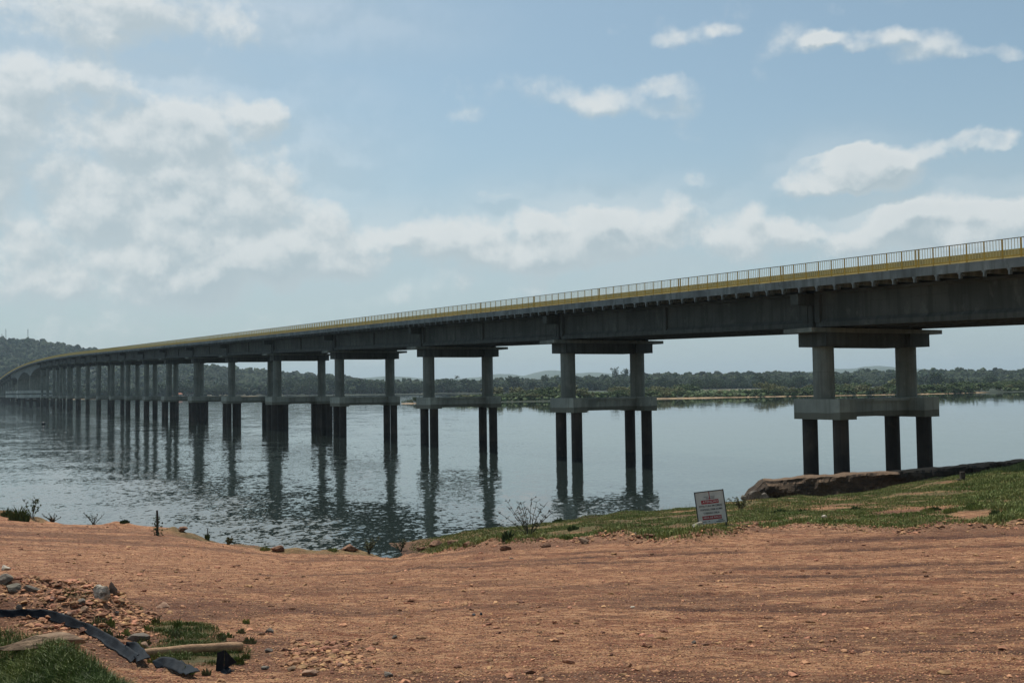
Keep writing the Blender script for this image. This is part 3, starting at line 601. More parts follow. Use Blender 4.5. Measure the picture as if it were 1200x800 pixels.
def add_pier(y,label=None,wide=False):
    cw=1.62 if wide else .78
    top=DZ(y)-GB; capt=top-.10; cbot=capt-.30-.95
    mb=MB()
    for x in (0,W): mb.box(x-1.02,x+1.02,y-1.33,y+1.33,cbot,capt-.30)
    mb.box(1.02,W-1.02,y-.95,y+.95,cbot-.05,capt-.303)
    p=mb.build('pier',M['girder'],br,(W/2,y,cbot)); 
    if label: p['label']=label
    def sub(mb,name,mat,sm=False):
        o=mb.build(name,mat,None,(W/2,y,cbot),sm); o.parent=p; o.location=(0,0,0); return o
    mb=MB(); mb.box(-2.38,W+2.38,y-1.36,y+1.36,capt-.30,capt); sub(mb,'seat_plate',M['col'])
    for x in (0,W):
        mb=MB(); mb.cyl(x,y,5.7,cbot,.735,n=28); sub(mb,'column',M['col'])
        mb=MB(); mb.box(x-cw,x+cw,y-2.2,y+2.2,4.36,5.78); sub(mb,'pile_cap',M['cap'])
        for q in (-1.45,1.45):
            for qx in ((-1.02,1.02) if wide else (0,)): mb=MB(); mb.cyl(x+qx,y+q,-4,4.36,.54,n=20); sub(mb,'pile',M['pile'])
    mb=MB(); mb.box(cw,W-cw,y-.8,y+.8,4.5,5.55); sub(mb,'tie_beam',M['cap'])
    mb=MB(); mb.box(cw,W-cw,y-1.0,y+1.0,5.55,5.76); sub(mb,'tie_slab',M['cap'])
    # transverse wall between girder ends with its projecting head
    t=DZ(y)-SB
    mb=MB(); mb.box(-1.12,W+1.12,y-.2,y+.2,capt,t-.75-.3); mb.box(-2.6,W+2.6,y-.37,y+.37,t-.36-.75,t-.36); sub(mb,'cross_wall',M['girder'])
    for i in range(5):
        gx=-.65+i*(W+1.3)/4; mb=MB()
        for q in (-.6,.6): mb.box(gx-.25,gx+.25,y+q-.2,y+q+.2,capt,capt+.10)
        if i in(0,4): sub(mb,'bearing_pad',M['dark'])
    return p
for i,y in enumerate(pier_y): add_pier(y,wide=6<=i<=9)
for y in pier_y2: add_pier(y)
# girders
def girder_mb(mb,gx,ya,yb):
    za=DZ(ya); zb=DZ(yb); hb=GB; 
    P=[(-.32,-hb),(.32,-hb),(.32,-hb+.32),(.14,-hb+.55),(.14,-.95),(.42,-.72),(.42,-SB-.36),(-.42,-SB-.36),(-.42,-.72),(-.14,-.95),(-.14,-hb+.55),(-.32,-hb+.32)]
    mb.prism([(gx+a,b) for a,b in P],ya+.35,yb-.35,za,zb)
    # thick end blocks and the mid-span diaphragm stub
    for y0_,y1_,w in ((ya+.35,ya+.8,.42),(yb-.8,yb-.35,.42),((ya+yb)/2-.25,(ya+yb)/2+.25,.36)):
        zz=DZ((y0_+y1_)/2); mb.box(gx-w,gx+w,y0_,y1_,zz-hb+.33,zz-SB-.37)
spans=[(a,b) for a,b in zip(pier_y[:-1],pier_y[1:])]
spans2=[(a,b) for a,b in zip(pier_y2[:-1],pier_y2[1:])]+[(pier_y2[-1],Y1)]
far_g=MB(); far_d=MB()
for k_,(a,b) in enumerate([(Y0,pier_y[0])]+spans+spans2):
    for i in range(5):
        gx=-.65+i*(W+1.3)/4
        if 1<=k_<=20:
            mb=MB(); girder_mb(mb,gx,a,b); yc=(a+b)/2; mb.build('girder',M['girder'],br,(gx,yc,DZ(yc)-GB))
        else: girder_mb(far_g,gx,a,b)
    if 1<=k_<=20:
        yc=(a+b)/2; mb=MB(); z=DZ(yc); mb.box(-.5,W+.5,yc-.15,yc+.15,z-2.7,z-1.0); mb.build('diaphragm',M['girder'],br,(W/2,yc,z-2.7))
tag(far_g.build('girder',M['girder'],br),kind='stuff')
# main spans: haunched box girder on wide wall piers
def main_depth(y):
    pts=[(y_end1,3.3),(y_end1+12,2.7),(MAINY[0]-40,2.9),(MAINY[0]-22,3.9),(MAINY[0]-4,6.0),(MAINY[0]+4,6.0),(MAINY[0]+25,3.9),((MAINY[0]+MAINY[1])/2,2.5),(MAINY[1]-25,3.9),(MAINY[1]-4,6.0),(MAINY[1]+4,6.0),(MAINY[1]+22,3.9),(MAINY[1]+40,2.9),(y_start2-12,2.7),(y_start2,3.3)]
    return np.interp(y,[a for a,_ in pts],[b for _,b in pts])
mb=MB(); ys=np.arange(y_end1,y_start2+.1,3.0); V=[];Fc=[]
for i,y in enumerate(ys):
    t=DZ(y)-SB; bt=DZ(y)-SB-float(main_depth(y)); V+=[(-1.0,y,t),(W+1.0,y,t),(W+.6,y,bt),(-.6,y,bt)]
for i in range(len(ys)-1):
    for j in range(4): Fc.append((i*4+j,(i+1)*4+j,(i+1)*4+(j+1)%4,i*4+(j+1)%4))
mb.add(V,Fc+[(0,1,2,3),(len(V)-1,len(V)-2,len(V)-3,len(V)-4)]); mb.build('haunched_box_girder',M['slab'],br)
for y in MAINY:
    b_=DZ(y)-SB-6.0; mb=MB(); mb.box(-.8,W+.8,y-1.6,y+1.6,8.9,b_); p=mb.build('main_pier',M['col'],br,(W/2,y,8.9))
    def sub(mb,name,mat):
        o=mb.build(name,mat,None,(W/2,y,8.9)); o.parent=p; o.location=(0,0,0)
    mb=MB(); mb.box(-8,W+5,y-6,y+6,7.5,9.2); sub(mb,'upper_platform',M['litconcrete'])
    mb=MB(); mb.box(-8,W+5,y-6,y+6,4.6,6.5); sub(mb,'lower_platform',M['litconcrete'])
    mb=MB(); [mb.box(x-.5,x+.5,y+q-.5,y+q+.5,6.5,7.4) for x in (-7,-3.5,0,4.2,8.4,12.4) for q in (-5,0,5)]; sub(mb,'platform_post',M['slab'])
    for x in (-4,0.1,4.2,8.3,12.4):
        for q in (-4.8,0,4.8): mb=MB(); mb.cyl(x,y+q,-4,4.6,.7,n=14); sub(mb,'pile',M['pile'])
    mb=MB(); mb.box(-4.4,W+4.4,y-5.2,y-4.4,2.2,3.1); mb.box(-4.4,W+4.4,y+4.4,y+5.2,2.2,3.1); sub(mb,'pile_brace',M['pile'])
# deck slab, ribs, road, barriers, railing
segs=np.arange(Y0,Y1,5.55); 
def strip(prof,mat,name,mi=None,ys=segs,parent=br):
    n=len(prof); V=[(x,y,z+DZ(y)) for y in ys for x,z in prof]; mb=MB()
    Fc=[(i*n+j,(i+1)*n+j,(i+1)*n+(j+1)%n,i*n+(j+1)%n) for i in range(len(ys)-1) for j in range(n)]
    Fc+=[tuple(range(n)),tuple(range(len(V)-n,len(V)))[::-1]]
    mb.add(V,Fc); return mb.build(name,mat,parent)
deck=strip([(EL,0),(ER,0),(ER,-SB),(ER-.3,-SB),(ER-.4,-.28),(W+1.5,-.34),(W+1.2,-SB),(-1.2,-SB),(-1.5,-.34),(EL+.4,-.28),(EL+.3,-SB),(EL,-SB)],M['slab'],'deck_slab')
strip([(-1.2,.004),(-1.2,.05),(W+1.2,.05),(W+1.2,.004)][::-1],M['asphalt'],'roadway')
for x0,nm in ((-1.75,'near'),(W+1.35,'far')):
    strip([(x0,.003),(x0+.08,.25),(x0+.12,.68),(x0+.28,.68),(x0+.32,.25),(x0+.4,.003)][::-1],M['goldwall'],'barrier')
# tee-shaped slab ribs
def rib_mb(mb,y,x0=EL,x1=None):
    z=DZ(y)-SB; x1=x1 if x1 is not None else -1.1
    mb.box(x0,min(x1,x0+.20),y-.13,y+.13,z-.10,z-.002); (mb.box(x0,x0+.20,y-.055,y+.055,z-.36,z-.10) if x0<0 else mb.box(x0,x1,y-.075,y+.075,z-.2,z-.11)); (mb.box(x0+.40,x1,y-.07,y+.07,z-.16,z+.2) if x0<0 else None)
ry=np.arange(-30,Y1-2,1.6); rs=MB()
for i,y in enumerate(ry):
    if i<100:
        mb=MB(); rib_mb(mb,y); o=mb.build('slab_rib',M['slab'],deck,(EL,y,DZ(y)-SB-.36))
    else: rib_mb(rs,y)
for y in ry: rib_mb(rs,y,W+1.1,ER)
tag(rs.build('slab_rib',M['slab'],deck),kind='stuff')
def railing(x,near):
    rl=strip([(x-.025,1.06),(x+.025,1.06),(x+.025,1.10),(x-.025,1.10)][::-1],M['railtop'],'railing')
    strip([(x-.03,.10),(x+.03,.10),(x+.03,.16),(x-.03,.16)][::-1],M['gold'],'bottom_rail',parent=rl)
    pk=MB(); post=MB(); y=-34.0; i=0; k_=0
    while y<Y1-2:
        dbl=(i%10==0); z=DZ(y)
        for q in ((-.1,.1) if dbl else (0,)):
            if near and -16<y and k_<100:
                mb=MB(); mb.box(x-.028,x+.028,y+q-.028,y+q+.028,z,z+1.09); mb.build('post',M['gold'],rl,(x,y+q,z)); k_+=1
            else: post.box(x-.035,x+.035,y+q-.035,y+q+.035,z,z+1.09)
        for j in range(1,6):
            yy=y+j*1.15/6; zz=DZ(yy); pk.box(x-.012,x+.012,yy-.011,yy+.011,zz+.16,zz+1.06)
        y+=1.15; i+=1
    tag(post.build('post',M['gold'],rl),kind='stuff'); tag(pk.build('picket',M['picket'],rl),kind='stuff')
railing(EL+.10,True); railing(ER-.10,False)
# ------------------------------------------------------------------ sign
def sign():
    g=hit(834,613,24,34); 
    lc=at(833,594,g.y); root=empty('warning_sign',(lc.x,g.y,g.z)); s=g.y/F
    w=33*s; h=37*s; zc=lc.z-g.z
    piv=empty('tmp',(0,0,0))
    bpy.data.objects.remove(piv)
    rot=Euler((R(-6),R(-8.0+.8),R(-14))).to_matrix()
    def xf(o): o.parent=root; o.location=(0,0,zc); o.rotation_euler=rot.to_euler()
    mb=MB(); mb.box(-w/2,w/2,-.008,.008,-h/2,h/2); pan=mb.build('panel',M['signwhite'],root); xf(pan)
    mb=MB(); t=.018
    for a in ((-w/2-t,-w/2+t*.6,-h/2,h/2+t),(w/2-t*.6,w/2+t,-h/2,h/2+t)): mb.box(a[0],a[1],-.02,.02,a[2],a[3])
    mb.box(-w/2+t*.6,w/2-t*.6,-.019,.019,h/2-t*.6,h/2+t*.9); fr=mb.build('frame',M['signblack'],root); xf(fr)
    mb=MB(); mb.box(-w/2+.02,-w/2+.07,.021,.06,-h/2-.45,h/2-.05); a=mb.build('stake',M['oldwood'],root); xf(a)
    mb=MB(); mb.box(w/2-.07,w/2-.02,.021,.06,-h/2-.45,h/2-.05); a=mb.build('stake',M['oldwood'],root); xf(a)
    def text(body,x,z,size,mat,sx=1,bold=.0,shear=0):
        cu=bpy.data.curves.new('t','FONT'); cu.body=body; cu.size=size; cu.align_x='CENTER'; cu.align_y='CENTER'; cu.extrude=.0008; cu.offset=bold; cu.shear=shear
        o=bpy.data.objects.new('t',cu); C.objects.link(o); bpy.context.view_layer.update()
        me=bpy.data.meshes.new_from_object(o.evaluated_get(bpy.context.evaluated_depsgraph_get())); bpy.data.objects.remove(o)
        for v in me.vertices: v.co=Vector((v.co.x*sx+x,-.0125-v.co.z,v.co.y+z))
        me.materials.clear(); me.materials.append(mat); o=bpy.data.objects.new('lettering',me); C.objects.link(o); o.parent=pan
    mb=MB(); mb.box(-w*.31,w*.30,-.0105,-.008,h*.115,h*.235); b=mb.build('red_band',M['signred'],pan)
    mb=MB(); mb.box(-w*.34,w*.33,-.0105,-.008,-h*.375,-h*.255); b=mb.build('red_band',M['signred'],pan)
    text('ATENÇÃO',0,h*.175,h*.088,M['white'],1.15,.0,.15)
    text('ESTRUTURA EM OBRAS',0,h*.045,h*.082,M['signblack'],.85,.001)
    text('TRÁFEGO, 100M ACIMA',0,-h*.065,h*.082,M['signblack'],.82,.001)
    text('E ABAIXO DELA',0,-h*.175,h*.082,M['signblack'],.85,.001)
    text('ÁREA DE RISCO',0,-h*.315,h*.078,M['white'],1.0,.0)
    mb=MB(); mb.box(-.012,.012,-.011,-.0085,h*.26,h*.49); mb.box(-.022,.022,-.0112,-.0086,h*.255,h*.30); mb.build('emblem',M['signred'],pan)
    mb=MB()
    for x0,x1,z in((-.2,-.04,.33),(.03,.2,.335),(-.13,-.03,.295),(.03,.17,.295),(-.13,.17,.265)): mb.box(x0*w,x1*w,-.0106,-.0084,h*z,h*(z+.012))
    for x0,x1,z in((-.36,-.22,-.44),(-.14,-.09,-.44),(.2,.37,-.42),(.12,.42,-.465)): mb.box(x0*w,x1*w,-.0106,-.0084,h*z,h*(z+.02))
    mb.build('small_print',M['signblack'],pan)
    tag(root,'tilted white warning sign with red bands standing in the grass by the water','sign')
sign()
# ------------------------------------------------------------------ rocks and small objects on the bank
def rock(name,px,py,wpx,hpx,mat,label,seed,depth=1.0,cat='rock',group=None,sink=.25,flat=False):
    g=hit(px,py); s=g.y/F; rs=np.random.RandomState(seed); v,f=ICO3; v=v.copy()
    for _ in range(14):                                             # chop facets
        n=rs.normal(size=3); n/=np.linalg.norm(n); d=v@n; c=rs.uniform(.42,.80); v=v-np.outer(np.clip(d-c,0,None),n)*.9
    nn=np.array([fbm(v[:,0]*2+seed,v[:,1]*2+v[:,2]*1.7,3,seed%30)]).T; v=v*(.85+.3*nn)
    v=v*np.array([wpx*s/2,wpx*s/2*depth,hpx*s/2/(1-sink)*1.0])
    o=np_obj(name,v,f,mat,smooth=False); o.location=(g.x,g.y+wpx*s*.2,g.z+hpx*s*(.5-sink)); o.rotation_euler=(rs.uniform(-.1,.1),rs.uniform(-.1,.1),rs.uniform(-.3,.3))
    tag(o,label,cat,group); return o
rock('rock',685,637,17,10,M['stone'],'rounded tan boulder on the grass edge below the second pier',1)
rock('rock',818,619,16,9,M['whitestone'],'chalky white rock at the foot of the warning sign',2,.7)
rock('rock',966,607,9,5,M['whitestone'],'pale rock at the edge of the grass below the nearest pier',3)
rock('rock',190,712,20,7,M['stone'],'flat oval tan stone lying on the dirt above the grass patch',4,.7)
rock('stone_slab',163,752,30,10,M['greystone'],'grey flat stone slab above the pale log',5,.8,'rock')
rock('rock',166,759,16,8,M['stone'],'small tan stone under the grey slab beside the log',6)
rock('rock',82,724,15,10,M['stone'],'brown round rock just above the black strip',7)
rock('rock',98,717,12,6,M['stone'],'low brown rock right of the round rock on the spoil heap',8)
rock('rock',95,708,12,7,M['greystone'],'dark brown rock in the middle of the spoil heap',9)
rock('rock',62,704,9,5,M['stone'],'small orange-tan rock high on the spoil heap',10)
rock('rock',72,723,8,4,M['whitestone'],'small white stone touching the black strip',11)
rock('rock',136,721,9,6,M['greystone'],'small grey stone on the right foot of the spoil heap',12)
rock('rock',6,668,12,7,M['whitestone'],'pale stone at the left edge above the green patch',13)
rock('rock',14,694,26,10,M['greystone'],'dark grey rock slab at the left edge below the green patch',14,.8)
rock('rock',32,694,26,8,M['greystone'],'long dark stone lying right of the grey rock slab at the left edge',15,.6)
rock('rock',3,684,22,12,M['greystone'],'grey broken rock at the left edge of the spoil heap',45,.8)
rock('rock',22,716,12,8,M['greystone'],'thin dark stone sunk in the left side of the spoil heap',16,.5)
o=rock('concrete_chunk',118,704,26,24,M['splashed'],'broken white-splashed concrete lump topping the spoil heap',17,.6,'rubble')
rock('concrete_chunk',131,697,14,22,M['greystone'],'curved grey concrete shard leaning right of the white lump',18,.4,'rubble')
rock('rock',314,758+6,10,6,M['greystone'],'dark stone right of the end of the log',19)
rock('rock',455,793,14,7,M['greystone'],'dark-sided stone at the bottom of the dirt road left of centre',20)
rock('rock',310,784,11,5,M['greystone'],'flat dark stone near the bottom right of the grass',21)
rock('rock',340,786,14,7,M['stone'],'tan stone among the gravel near the bottom',22)
rock('rock',363,792,22,7,M['stone'],'long pale stone at the bottom of the gravel',23)
rock('rock',399,781,12,5,M['stone'],'small flat stone in the gravel right of the long pale one',24)
rock('rock',316,741,14,5,M['greystone'],'dark flat stone in the gravel above the log end',25)
rock('rock',462,748,8,4,M['greystone'],'lone dark pebble on the open dirt left of centre',26)
rock('rock',564,720.5,6,3.5,M['signblack'],'small black stone on the open dirt, right of a pair',27)
rock('rock',555,721,6,2.5,M['signblack'],'small black stone on the open dirt, left of a pair',28)
rock('rock',741,712,6,3,M['whitestone'],'tiny white stone in the middle of the dirt road',29)
rock('rock',813,754,7,4,M['greystone'],'dark stone on the dirt road right of centre',30)
rock('rock',745,626.5,4,2.5,M['whitestone'],'small white stone on the grass left of the sign',31)
rock('plastic_scrap',600,655,11,1.5,M['whitestone'],'flat white scrap lying on the dirt below the water edge',32,.5,'litter')
# clods at the edge of the bank
cl=[(325,646,20,9),(410,646,28,9),(393,641,14,7),(98,604,17,7),(120,606,12,6),(150,611,16,5),(176,615,12,5),(212,623,16,6),(232,626,12,6),(60,598,12,5),(510,641,22,9),(530,638,18,8),(550,641,20,8),(592,645,18,6),(494,645,14,7),(640,641,16,5),(760,630,16,7),(780,628,14,7),(858,617,14,4),(930,611,14,4)]
for i,(x,y,w,h) in enumerate(cl):
    rock('dirt_clod',x,y,w,h,M['clod'] if 'clod' in M else M.setdefault('clod',mat_simple('crumbly_red_soil',srgb(150,112,86),srgb(96,68,52),7,.95,.05)),('clod of red earth on the lip of the bank '+('left of the post' if x<180 else 'between the post and the inlet' if x<460 else 'between the inlet and the boulder' if x<690 else 'near the warning sign')),60+i,.8,'clod','earth clods along the bank edge')
# log
def log():
    a=hit(163,771); b=hit(283,763); mb=MB(); pts=[];rad=[]
    for i in range(9):
        f=i/8; p=a.lerp(b,f); g=ghs(p.x,p.y); pts.append((p.x,p.y,a.z*(1-f)+b.z*f+.04+.012*math.sin(f*3.1))); rad.append(.036+.003*math.sin(i*2.1)+.008*f)
    mb.tube(pts,rad,12); o=mb.build('log',M['wood'],None,a,True); tag(o,'pale peeled log lying in the grass behind the black strip','log')
log()
# black strip of rubber sheeting
def band(pix,width,name,label,lift=.05,twist=None,th=.006):
    P=[hit(x,y) for x,y in pix]; n=len(P)*8; pts=[]
    for i in range(n+1):
        f=i/n*(len(P)-1); k=min(int(f),len(P)-2); u=f-k
        p0=P[max(k-1,0)];p1=P[k];p2=P[k+1];p3=P[min(k+2,len(P)-1)]
        pts.append(.5*((2*p1)+(-p0+p2)*u+(2*p0-5*p1+4*p2-p3)*u*u+(-p0+3*p1-3*p2+p3)*u**3))
    V=[];K=7; Cc=[]
    for i,p in enumerate(pts):
        d=(pts[min(i+1,n)]-pts[max(i-1,0)]).normalized(); side=Vector((0,0,1)).cross(d).normalized()
        tw=(twist(i/n) if twist else 0); wv=side*math.cos(tw)+Vector((0,0,1))*math.sin(tw); nr=d.cross(wv)
        w=width*(.62+.38*min(1,i/(n*.3)))*(1+.06*math.sin(i*.23)+.05*math.sin(i*.61+1))
        for sgn in (1,-1):
            for j in range(K):
                q=(j/(K-1)-.5)*sgn
                c=p+wv*q*w+nr*(sgn*th*.5+.006*math.sin(i*.9+j*1.1)*abs(q)*2); c=Vector((c.x,c.y,c.z))
                V.append((c,sgn))
    gg=gh(np.array([c.x for c,_ in V]),np.array([c.y for c,_ in V])); V=[(c.x,c.y,max(c.z+lift,float(h)+.012+sg*th*.5)) for (c,sg),h in zip(V,gg)]
    m=2*K; Fc=[(i*m+j,i*m+(j+1)%m,(i+1)*m+(j+1)%m,(i+1)*m+j) for i in range(n) for j in range(m)]
    mb=MB(); mb.add(V,Fc+[tuple(range(m)),tuple(range(n*m,n*m+m))[::-1]]); o=mb.build(name,M['rubber'],None,pts[0],True); tag(o,label,'rubber strip'); return o
band([(-60,726),(-20,723),(10,724),(40,724),(62,727),(85,735),(105,744),(128,757),(145,768),(158,777)],.10,'rubber_strip','long black rubber strip curving down over the dirt berm at the lower left',.04,lambda f:.95+.25*math.sin(f*5))
band([(147,766),(156,768),(163,774),(168,782)],.10,'rubber_strip','short black folded rubber flap at the end of the long strip',.07,lambda f:1.2-f)
band([(181,786),(192,783),(205,786),(216,791),(226,795)],.11,'rubber_strip','crumpled black rubber piece half buried in grass at the bottom',.05,lambda f:.9-.8*f)
def fold():
    g=hit(256,786); s=g.y/F; root=g
    mb=MB(); T=lambda x,y,dy=0:(g.x+(x-256)*s,g.y+dy,g.z+(786-y)*s)
    # upright folded leaf: two faces meeting at a crease, then a foot lying towards the lower left
    def slab(a,b,c,d,t=.006):
        A=[Vector(q) for q in (a,b,c,d)]; n=(A[1]-A[0]).cross(A[3]-A[0]).normalized()*t
        mb.add([q for q in A]+[q+n for q in A],[(0,1,2,3),(7,6,5,4),(0,4,5,1),(1,5,6,2),(2,6,7,3),(3,7,4,0)])
    slab(T(253,787,0),T(263,784,-.02),T(263.5,762,-.01),T(254,766,.03))
    slab(T(263.2,783.5,-.02),T(273,780,.10),T(263.7,762,-.01),T(263.6,762.2,-.008))
    slab(T(240,796,-.10),T(248,798,-.20),T(273,783,-.05),T(262,782,.06))
    slab(T(248,798.5,-.20),T(250,800,-.22),T(274,784.5,-.06),T(273,782.5,-.052))
    o=mb.build('rubber_strip',M['rubber'],None,g); tag(o,'black rubber piece folded upright with a blue sheen at the bottom of the grass','rubber strip')
fold()
# flat stone lip of the berm
rock('rock_ledge',52,760,120,16,M['stone'],'long flat red-brown rock shelf under the rubber strip at the lower left',90,.30,'rock',sink=.3)
# ------------------------------------------------------------------ gravel (uncountable)
def gravel():
    rs=np.random.RandomState(21); n=210000; px=rs.uniform(-60,1260,n); Y=7.2*np.exp(rs.rand(n)**1.15*math.log(46/7.2)); X=(px-600)/F*Y
    rub=rubble_mask(X,Y); g=grass_mask(X,Y); tiny=rs.rand(n)<.30; pr=np.where(tiny,1,.03+.9*rub)+.06*(fbm(X*.5,Y*1.2,3,33)>.55)
    ok=(rs.rand(n)<pr)&(g<.75)&(Y<road_edge(X/Y)+2.5); X,Y,rub,tiny=X[ok],Y[ok],rub[ok],tiny[ok]; H=gh(X,Y)
    r=(.003+.006*rs.rand(len(X))**2+ (rs.rand(len(X))**9)*.026+.011*rub*rs.rand(len(X))**1.5)*(1+Y/30)
    r=np.where(tiny&(rub<.3),(.0035+.004*rs.rand(len(X)))*(1+Y/22),r)
    V,Fc=blobs(np.stack([X,Y,H+r*.25],-1),np.stack([r*1.4,r*.9,r*.5],-1),ICO0,.45,rs)
    tag(np_obj('gravel',V,Fc,M['pebble']),'loose tan gravel and small stones strewn over the dirt','gravel',kind='stuff')
gravel()
# ------------------------------------------------------------------ grass
def blades(name,X,Y,H,hgt,wid,mat,label,rs,lean=.5,cat='grass'):
    n=len(X); a=rs.rand(n)*6.283; l=rs.rand(n)*lean; b=rs.rand(n)*6.283
    dx=np.cos(a)*wid; dy=np.sin(a)*wid; lx=np.cos(b)*l*hgt; ly=np.sin(b)*l*hgt
    P0=np.stack([X-dx,Y-dy,H-.01],-1);P1=np.stack([X+dx,Y+dy,H-.01],-1)
    P2=np.stack([X+dx*.7+lx*.35,Y+dy*.7+ly*.35,H+hgt*.6],-1);P3=np.stack([X-dx*.7+lx*.35,Y-dy*.7+ly*.35,H+hgt*.6],-1);P4=np.stack([X+lx,Y+ly,H+hgt*(1-.3*l)],-1)
    V=np.stack([P0,P1,P2,P3,P4],1).reshape(-1,3); i=np.arange(n)[:,None]*5
    Fc=np.concatenate([i+np.array([[0,1,2]]),i+np.array([[0,2,3]]),i+np.array([[3,2,4]])],0)
    tag(np_obj(name,V,Fc,mat),label,cat,kind='stuff')
def grass():
    rs=np.random.RandomState(31)
    # lush corner
    n=420000; px=rs.uniform(-90,330,n); Y=6.4+12*rs.rand(n)**1.6; X=(px-600)/F*Y; g=grass_mask(X,Y)
    g=g**.6*sstep(.0,.25,g); cl=fbm(X*2.2,Y*2.2,4,44); near=sstep(8.6,7.4,Y)
    ok=(rs.rand(n)<g*(.55+.45*near)*sstep(.25,.45,cl+.25*near)); X,Y,cl,near,px=X[ok],Y[ok],cl[ok],near[ok],px[ok]; H=gh(X,Y)
    hg=(.02+.045*cl+.15*near*cl)*rs.uniform(.4,1.3,len(X))
    blades('grass',X,Y,H,hg,.0018+.0016*rs.rand(len(X)),M['lush'],'lush green grass in the lower left corner and in patches around the log',rs,.9)
    # shore grass
    n=520000; px=rs.uniform(468,1260,n); Y=rs.uniform(27,70,n); X=(px-600)/F*Y; g=grass_mask(X,Y); cl=fbm(X*.55,Y*.55,4,45)
    H=gh(X,Y); ok=(rs.rand(n)<g*sstep(.28,.52,cl))&(H>.05); X,Y,cl,H,px=X[ok],Y[ok],cl[ok],H[ok],px[ok]
    e=road_edge(X/Y); front=np.exp(-((Y-e-1.3)/1.3)**2)*sstep(.42,.55,fbm(X*.28,Y*.2,3,46))*sstep(480,560,px); rightdark=sstep(1080,1180,px)*sstep(.42,.55,cl)
    hg=(.03+.06*cl+.20*front+.16*rightdark)*rs.uniform(.4,1.3,len(X))
    blades('grass',X,Y,H,hg,.010+.012*rs.rand(len(X)),M['grass'],'short patchy green grass on the shore around the warning sign',rs,.8)
    # tiny flower / dry heads above the shore edge
    n=1500; px=rs.uniform(500,1200,n); Y=rs.uniform(30,60,n); X=(px-600)/F*Y; ok=grass_mask(X,Y)>.5; X,Y=X[ok],Y[ok]; H=gh(X,Y); ok=H>.1; X,Y,H=X[ok],Y[ok],H[ok]
    hg=rs.uniform(.15,.5,len(X)); blades('dry_grass',X,Y,H,hg,.006,M['weed'],'thin dry seed stalks standing above the shore grass',rs,.5)
grass()
def weed(px,py,hpx,wpx,label,seed,mat='twig',n=9,leaves=True,name='weed',cat='weed',spread=1.0,leafmat='leafmid',group=None,lsz=1.0):
    g=hit(px,py,6,70); s=g.y/F; rs=np.random.RandomState(seed); root=empty(name,g); mb=MB(); lf=MB()
    for i in range(n):
        a=rs.uniform(0,6.283); l=hpx*s*rs.uniform(.55,1.0); sp=wpx*s*.5*rs.uniform(.2,1.0)*spread
        dx=math.cos(a)*sp; dy=math.sin(a)*sp*.5; pts=[(dx*.1,dy*.1,-.03)]
        for q in range(1,6):
            f=q/5; pts.append((dx*f+rs.normal()*.012*l,dy*f,l*f*(1.12-.12*f)))
        mb.tube(pts,[.006*(1+g.y/25)*(1-.13*q) for q in range(6)],4)
        for q in range(2,6):
            for _ in range(2):
                p=Vector(pts[q]); a2=rs.uniform(0,6.283); e=p+Vector((math.cos(a2),math.sin(a2)*.5,rs.uniform(.3,1)))*l*rs.uniform(.08,.2)
                mb.tube([p,e],[.004*(1+g.y/25),.002*(1+g.y/25)],3)
                if leaves:
                    for w in range(3):
                        c=p.lerp(e,rs.rand()); r=(.02+.02*rs.rand())*(1+g.y/50)*lsz; o=Vector(rs.normal(size=3)).normalized()*r; o2=Vector(rs.normal(size=3)).normalized()*r
                        lf.add([c,c+o,c+o+o2,c+o2*.8],[(0,1,2,3)])
    mb.build('stem',M[mat],root)
    if leaves: lf.build('leaves',M[leafmat],root)
    tag(root,label,cat,group)
def tuft(px,py,hpx,wpx,label,seed,n=160,mat='leafmid',grp=None):
    g=hit(px,py,6,70); s=g.y/F; rs=np.random.RandomState(seed); mb=MB()
    for i in range(n):
        a=rs.uniform(0,6.283); r0=rs.rand()**.6*wpx*s*.32; l=hpx*s*rs.uniform(.2,1.0)*(1.2-.85*r0/(wpx*s*.32)); bx_=math.cos(a)*r0; by_=math.sin(a)*r0*.6
        ln=rs.uniform(.15,.75); wd=.0035*(1+g.y/11); dx=math.cos(a)*ln*l; dy=math.sin(a)*ln*l*.7; t=(-math.sin(a)*wd,math.cos(a)*wd)
        mb.add([(bx_-wd,by_,-.05),(bx_+wd,by_,-.05),(bx_+dx*.4+wd,by_+dy*.4,l*.6),(bx_+dx*.4-wd,by_+dy*.4,l*.6),(bx_+dx,by_+dy,l*(1-.25*ln))],[(0,1,2,3),(3,2,4)])
    o=mb.build('tussock',M[mat],None); o.location=g; tag(o,label,'tussock',grp); return o
for i_,(x_,y_,w_2,h_) in enumerate([(884,583,20,17),(896,584,14,9),(874,586,12,7)]):
    rock('rock',x_,y_,w_2,h_,M['greystone'],['large brown rock at the left end of the earth ledge','medium rock leaning right of the large rock at the ledge end','small rock at the water side of the ledge end'][i_],500+i_,.8)
weed(620,628,42,86,'leafless dark sapling spreading its twigs over the water below the third pier',1,n=15,name='sapling',cat='sapling',leafmat='twig',lsz=.7)
tuft(596,634,16,22,'dense dark green tuft at the foot of the leafless sapling',2,200,'leafdark')
tuft(22,610,20,36,'bushy green and brown tussock at the left end of the bank',3,420,'leafmid')
tuft(8,606,14,20,'low green tussock at the left edge of the view',33,240,'leafmid')
weed(38,607,22,22,'thin weed arching out to the right of the left tussock',34,n=7,spread=1.4)
weed(110,606,14,24,'wiry weed with dark seed heads on the bank right of the first clod',4,n=7,lsz=.5)
weed(62,603,9,26,'low wiry weed on the bank between the tussock and the clods',5,n=8,lsz=.5)
tuft(146,612,4,18,'flat dark green weed on the lip of the bank left of the post',6,200,'leafdark')
tuft(243,632,10,6,'short green weed growing by the small stick',7,200,'leafmid')
weed(268,638,8,14,'faint dry weed on the bank right of the small stick',8,n=8,leafmat='weed')
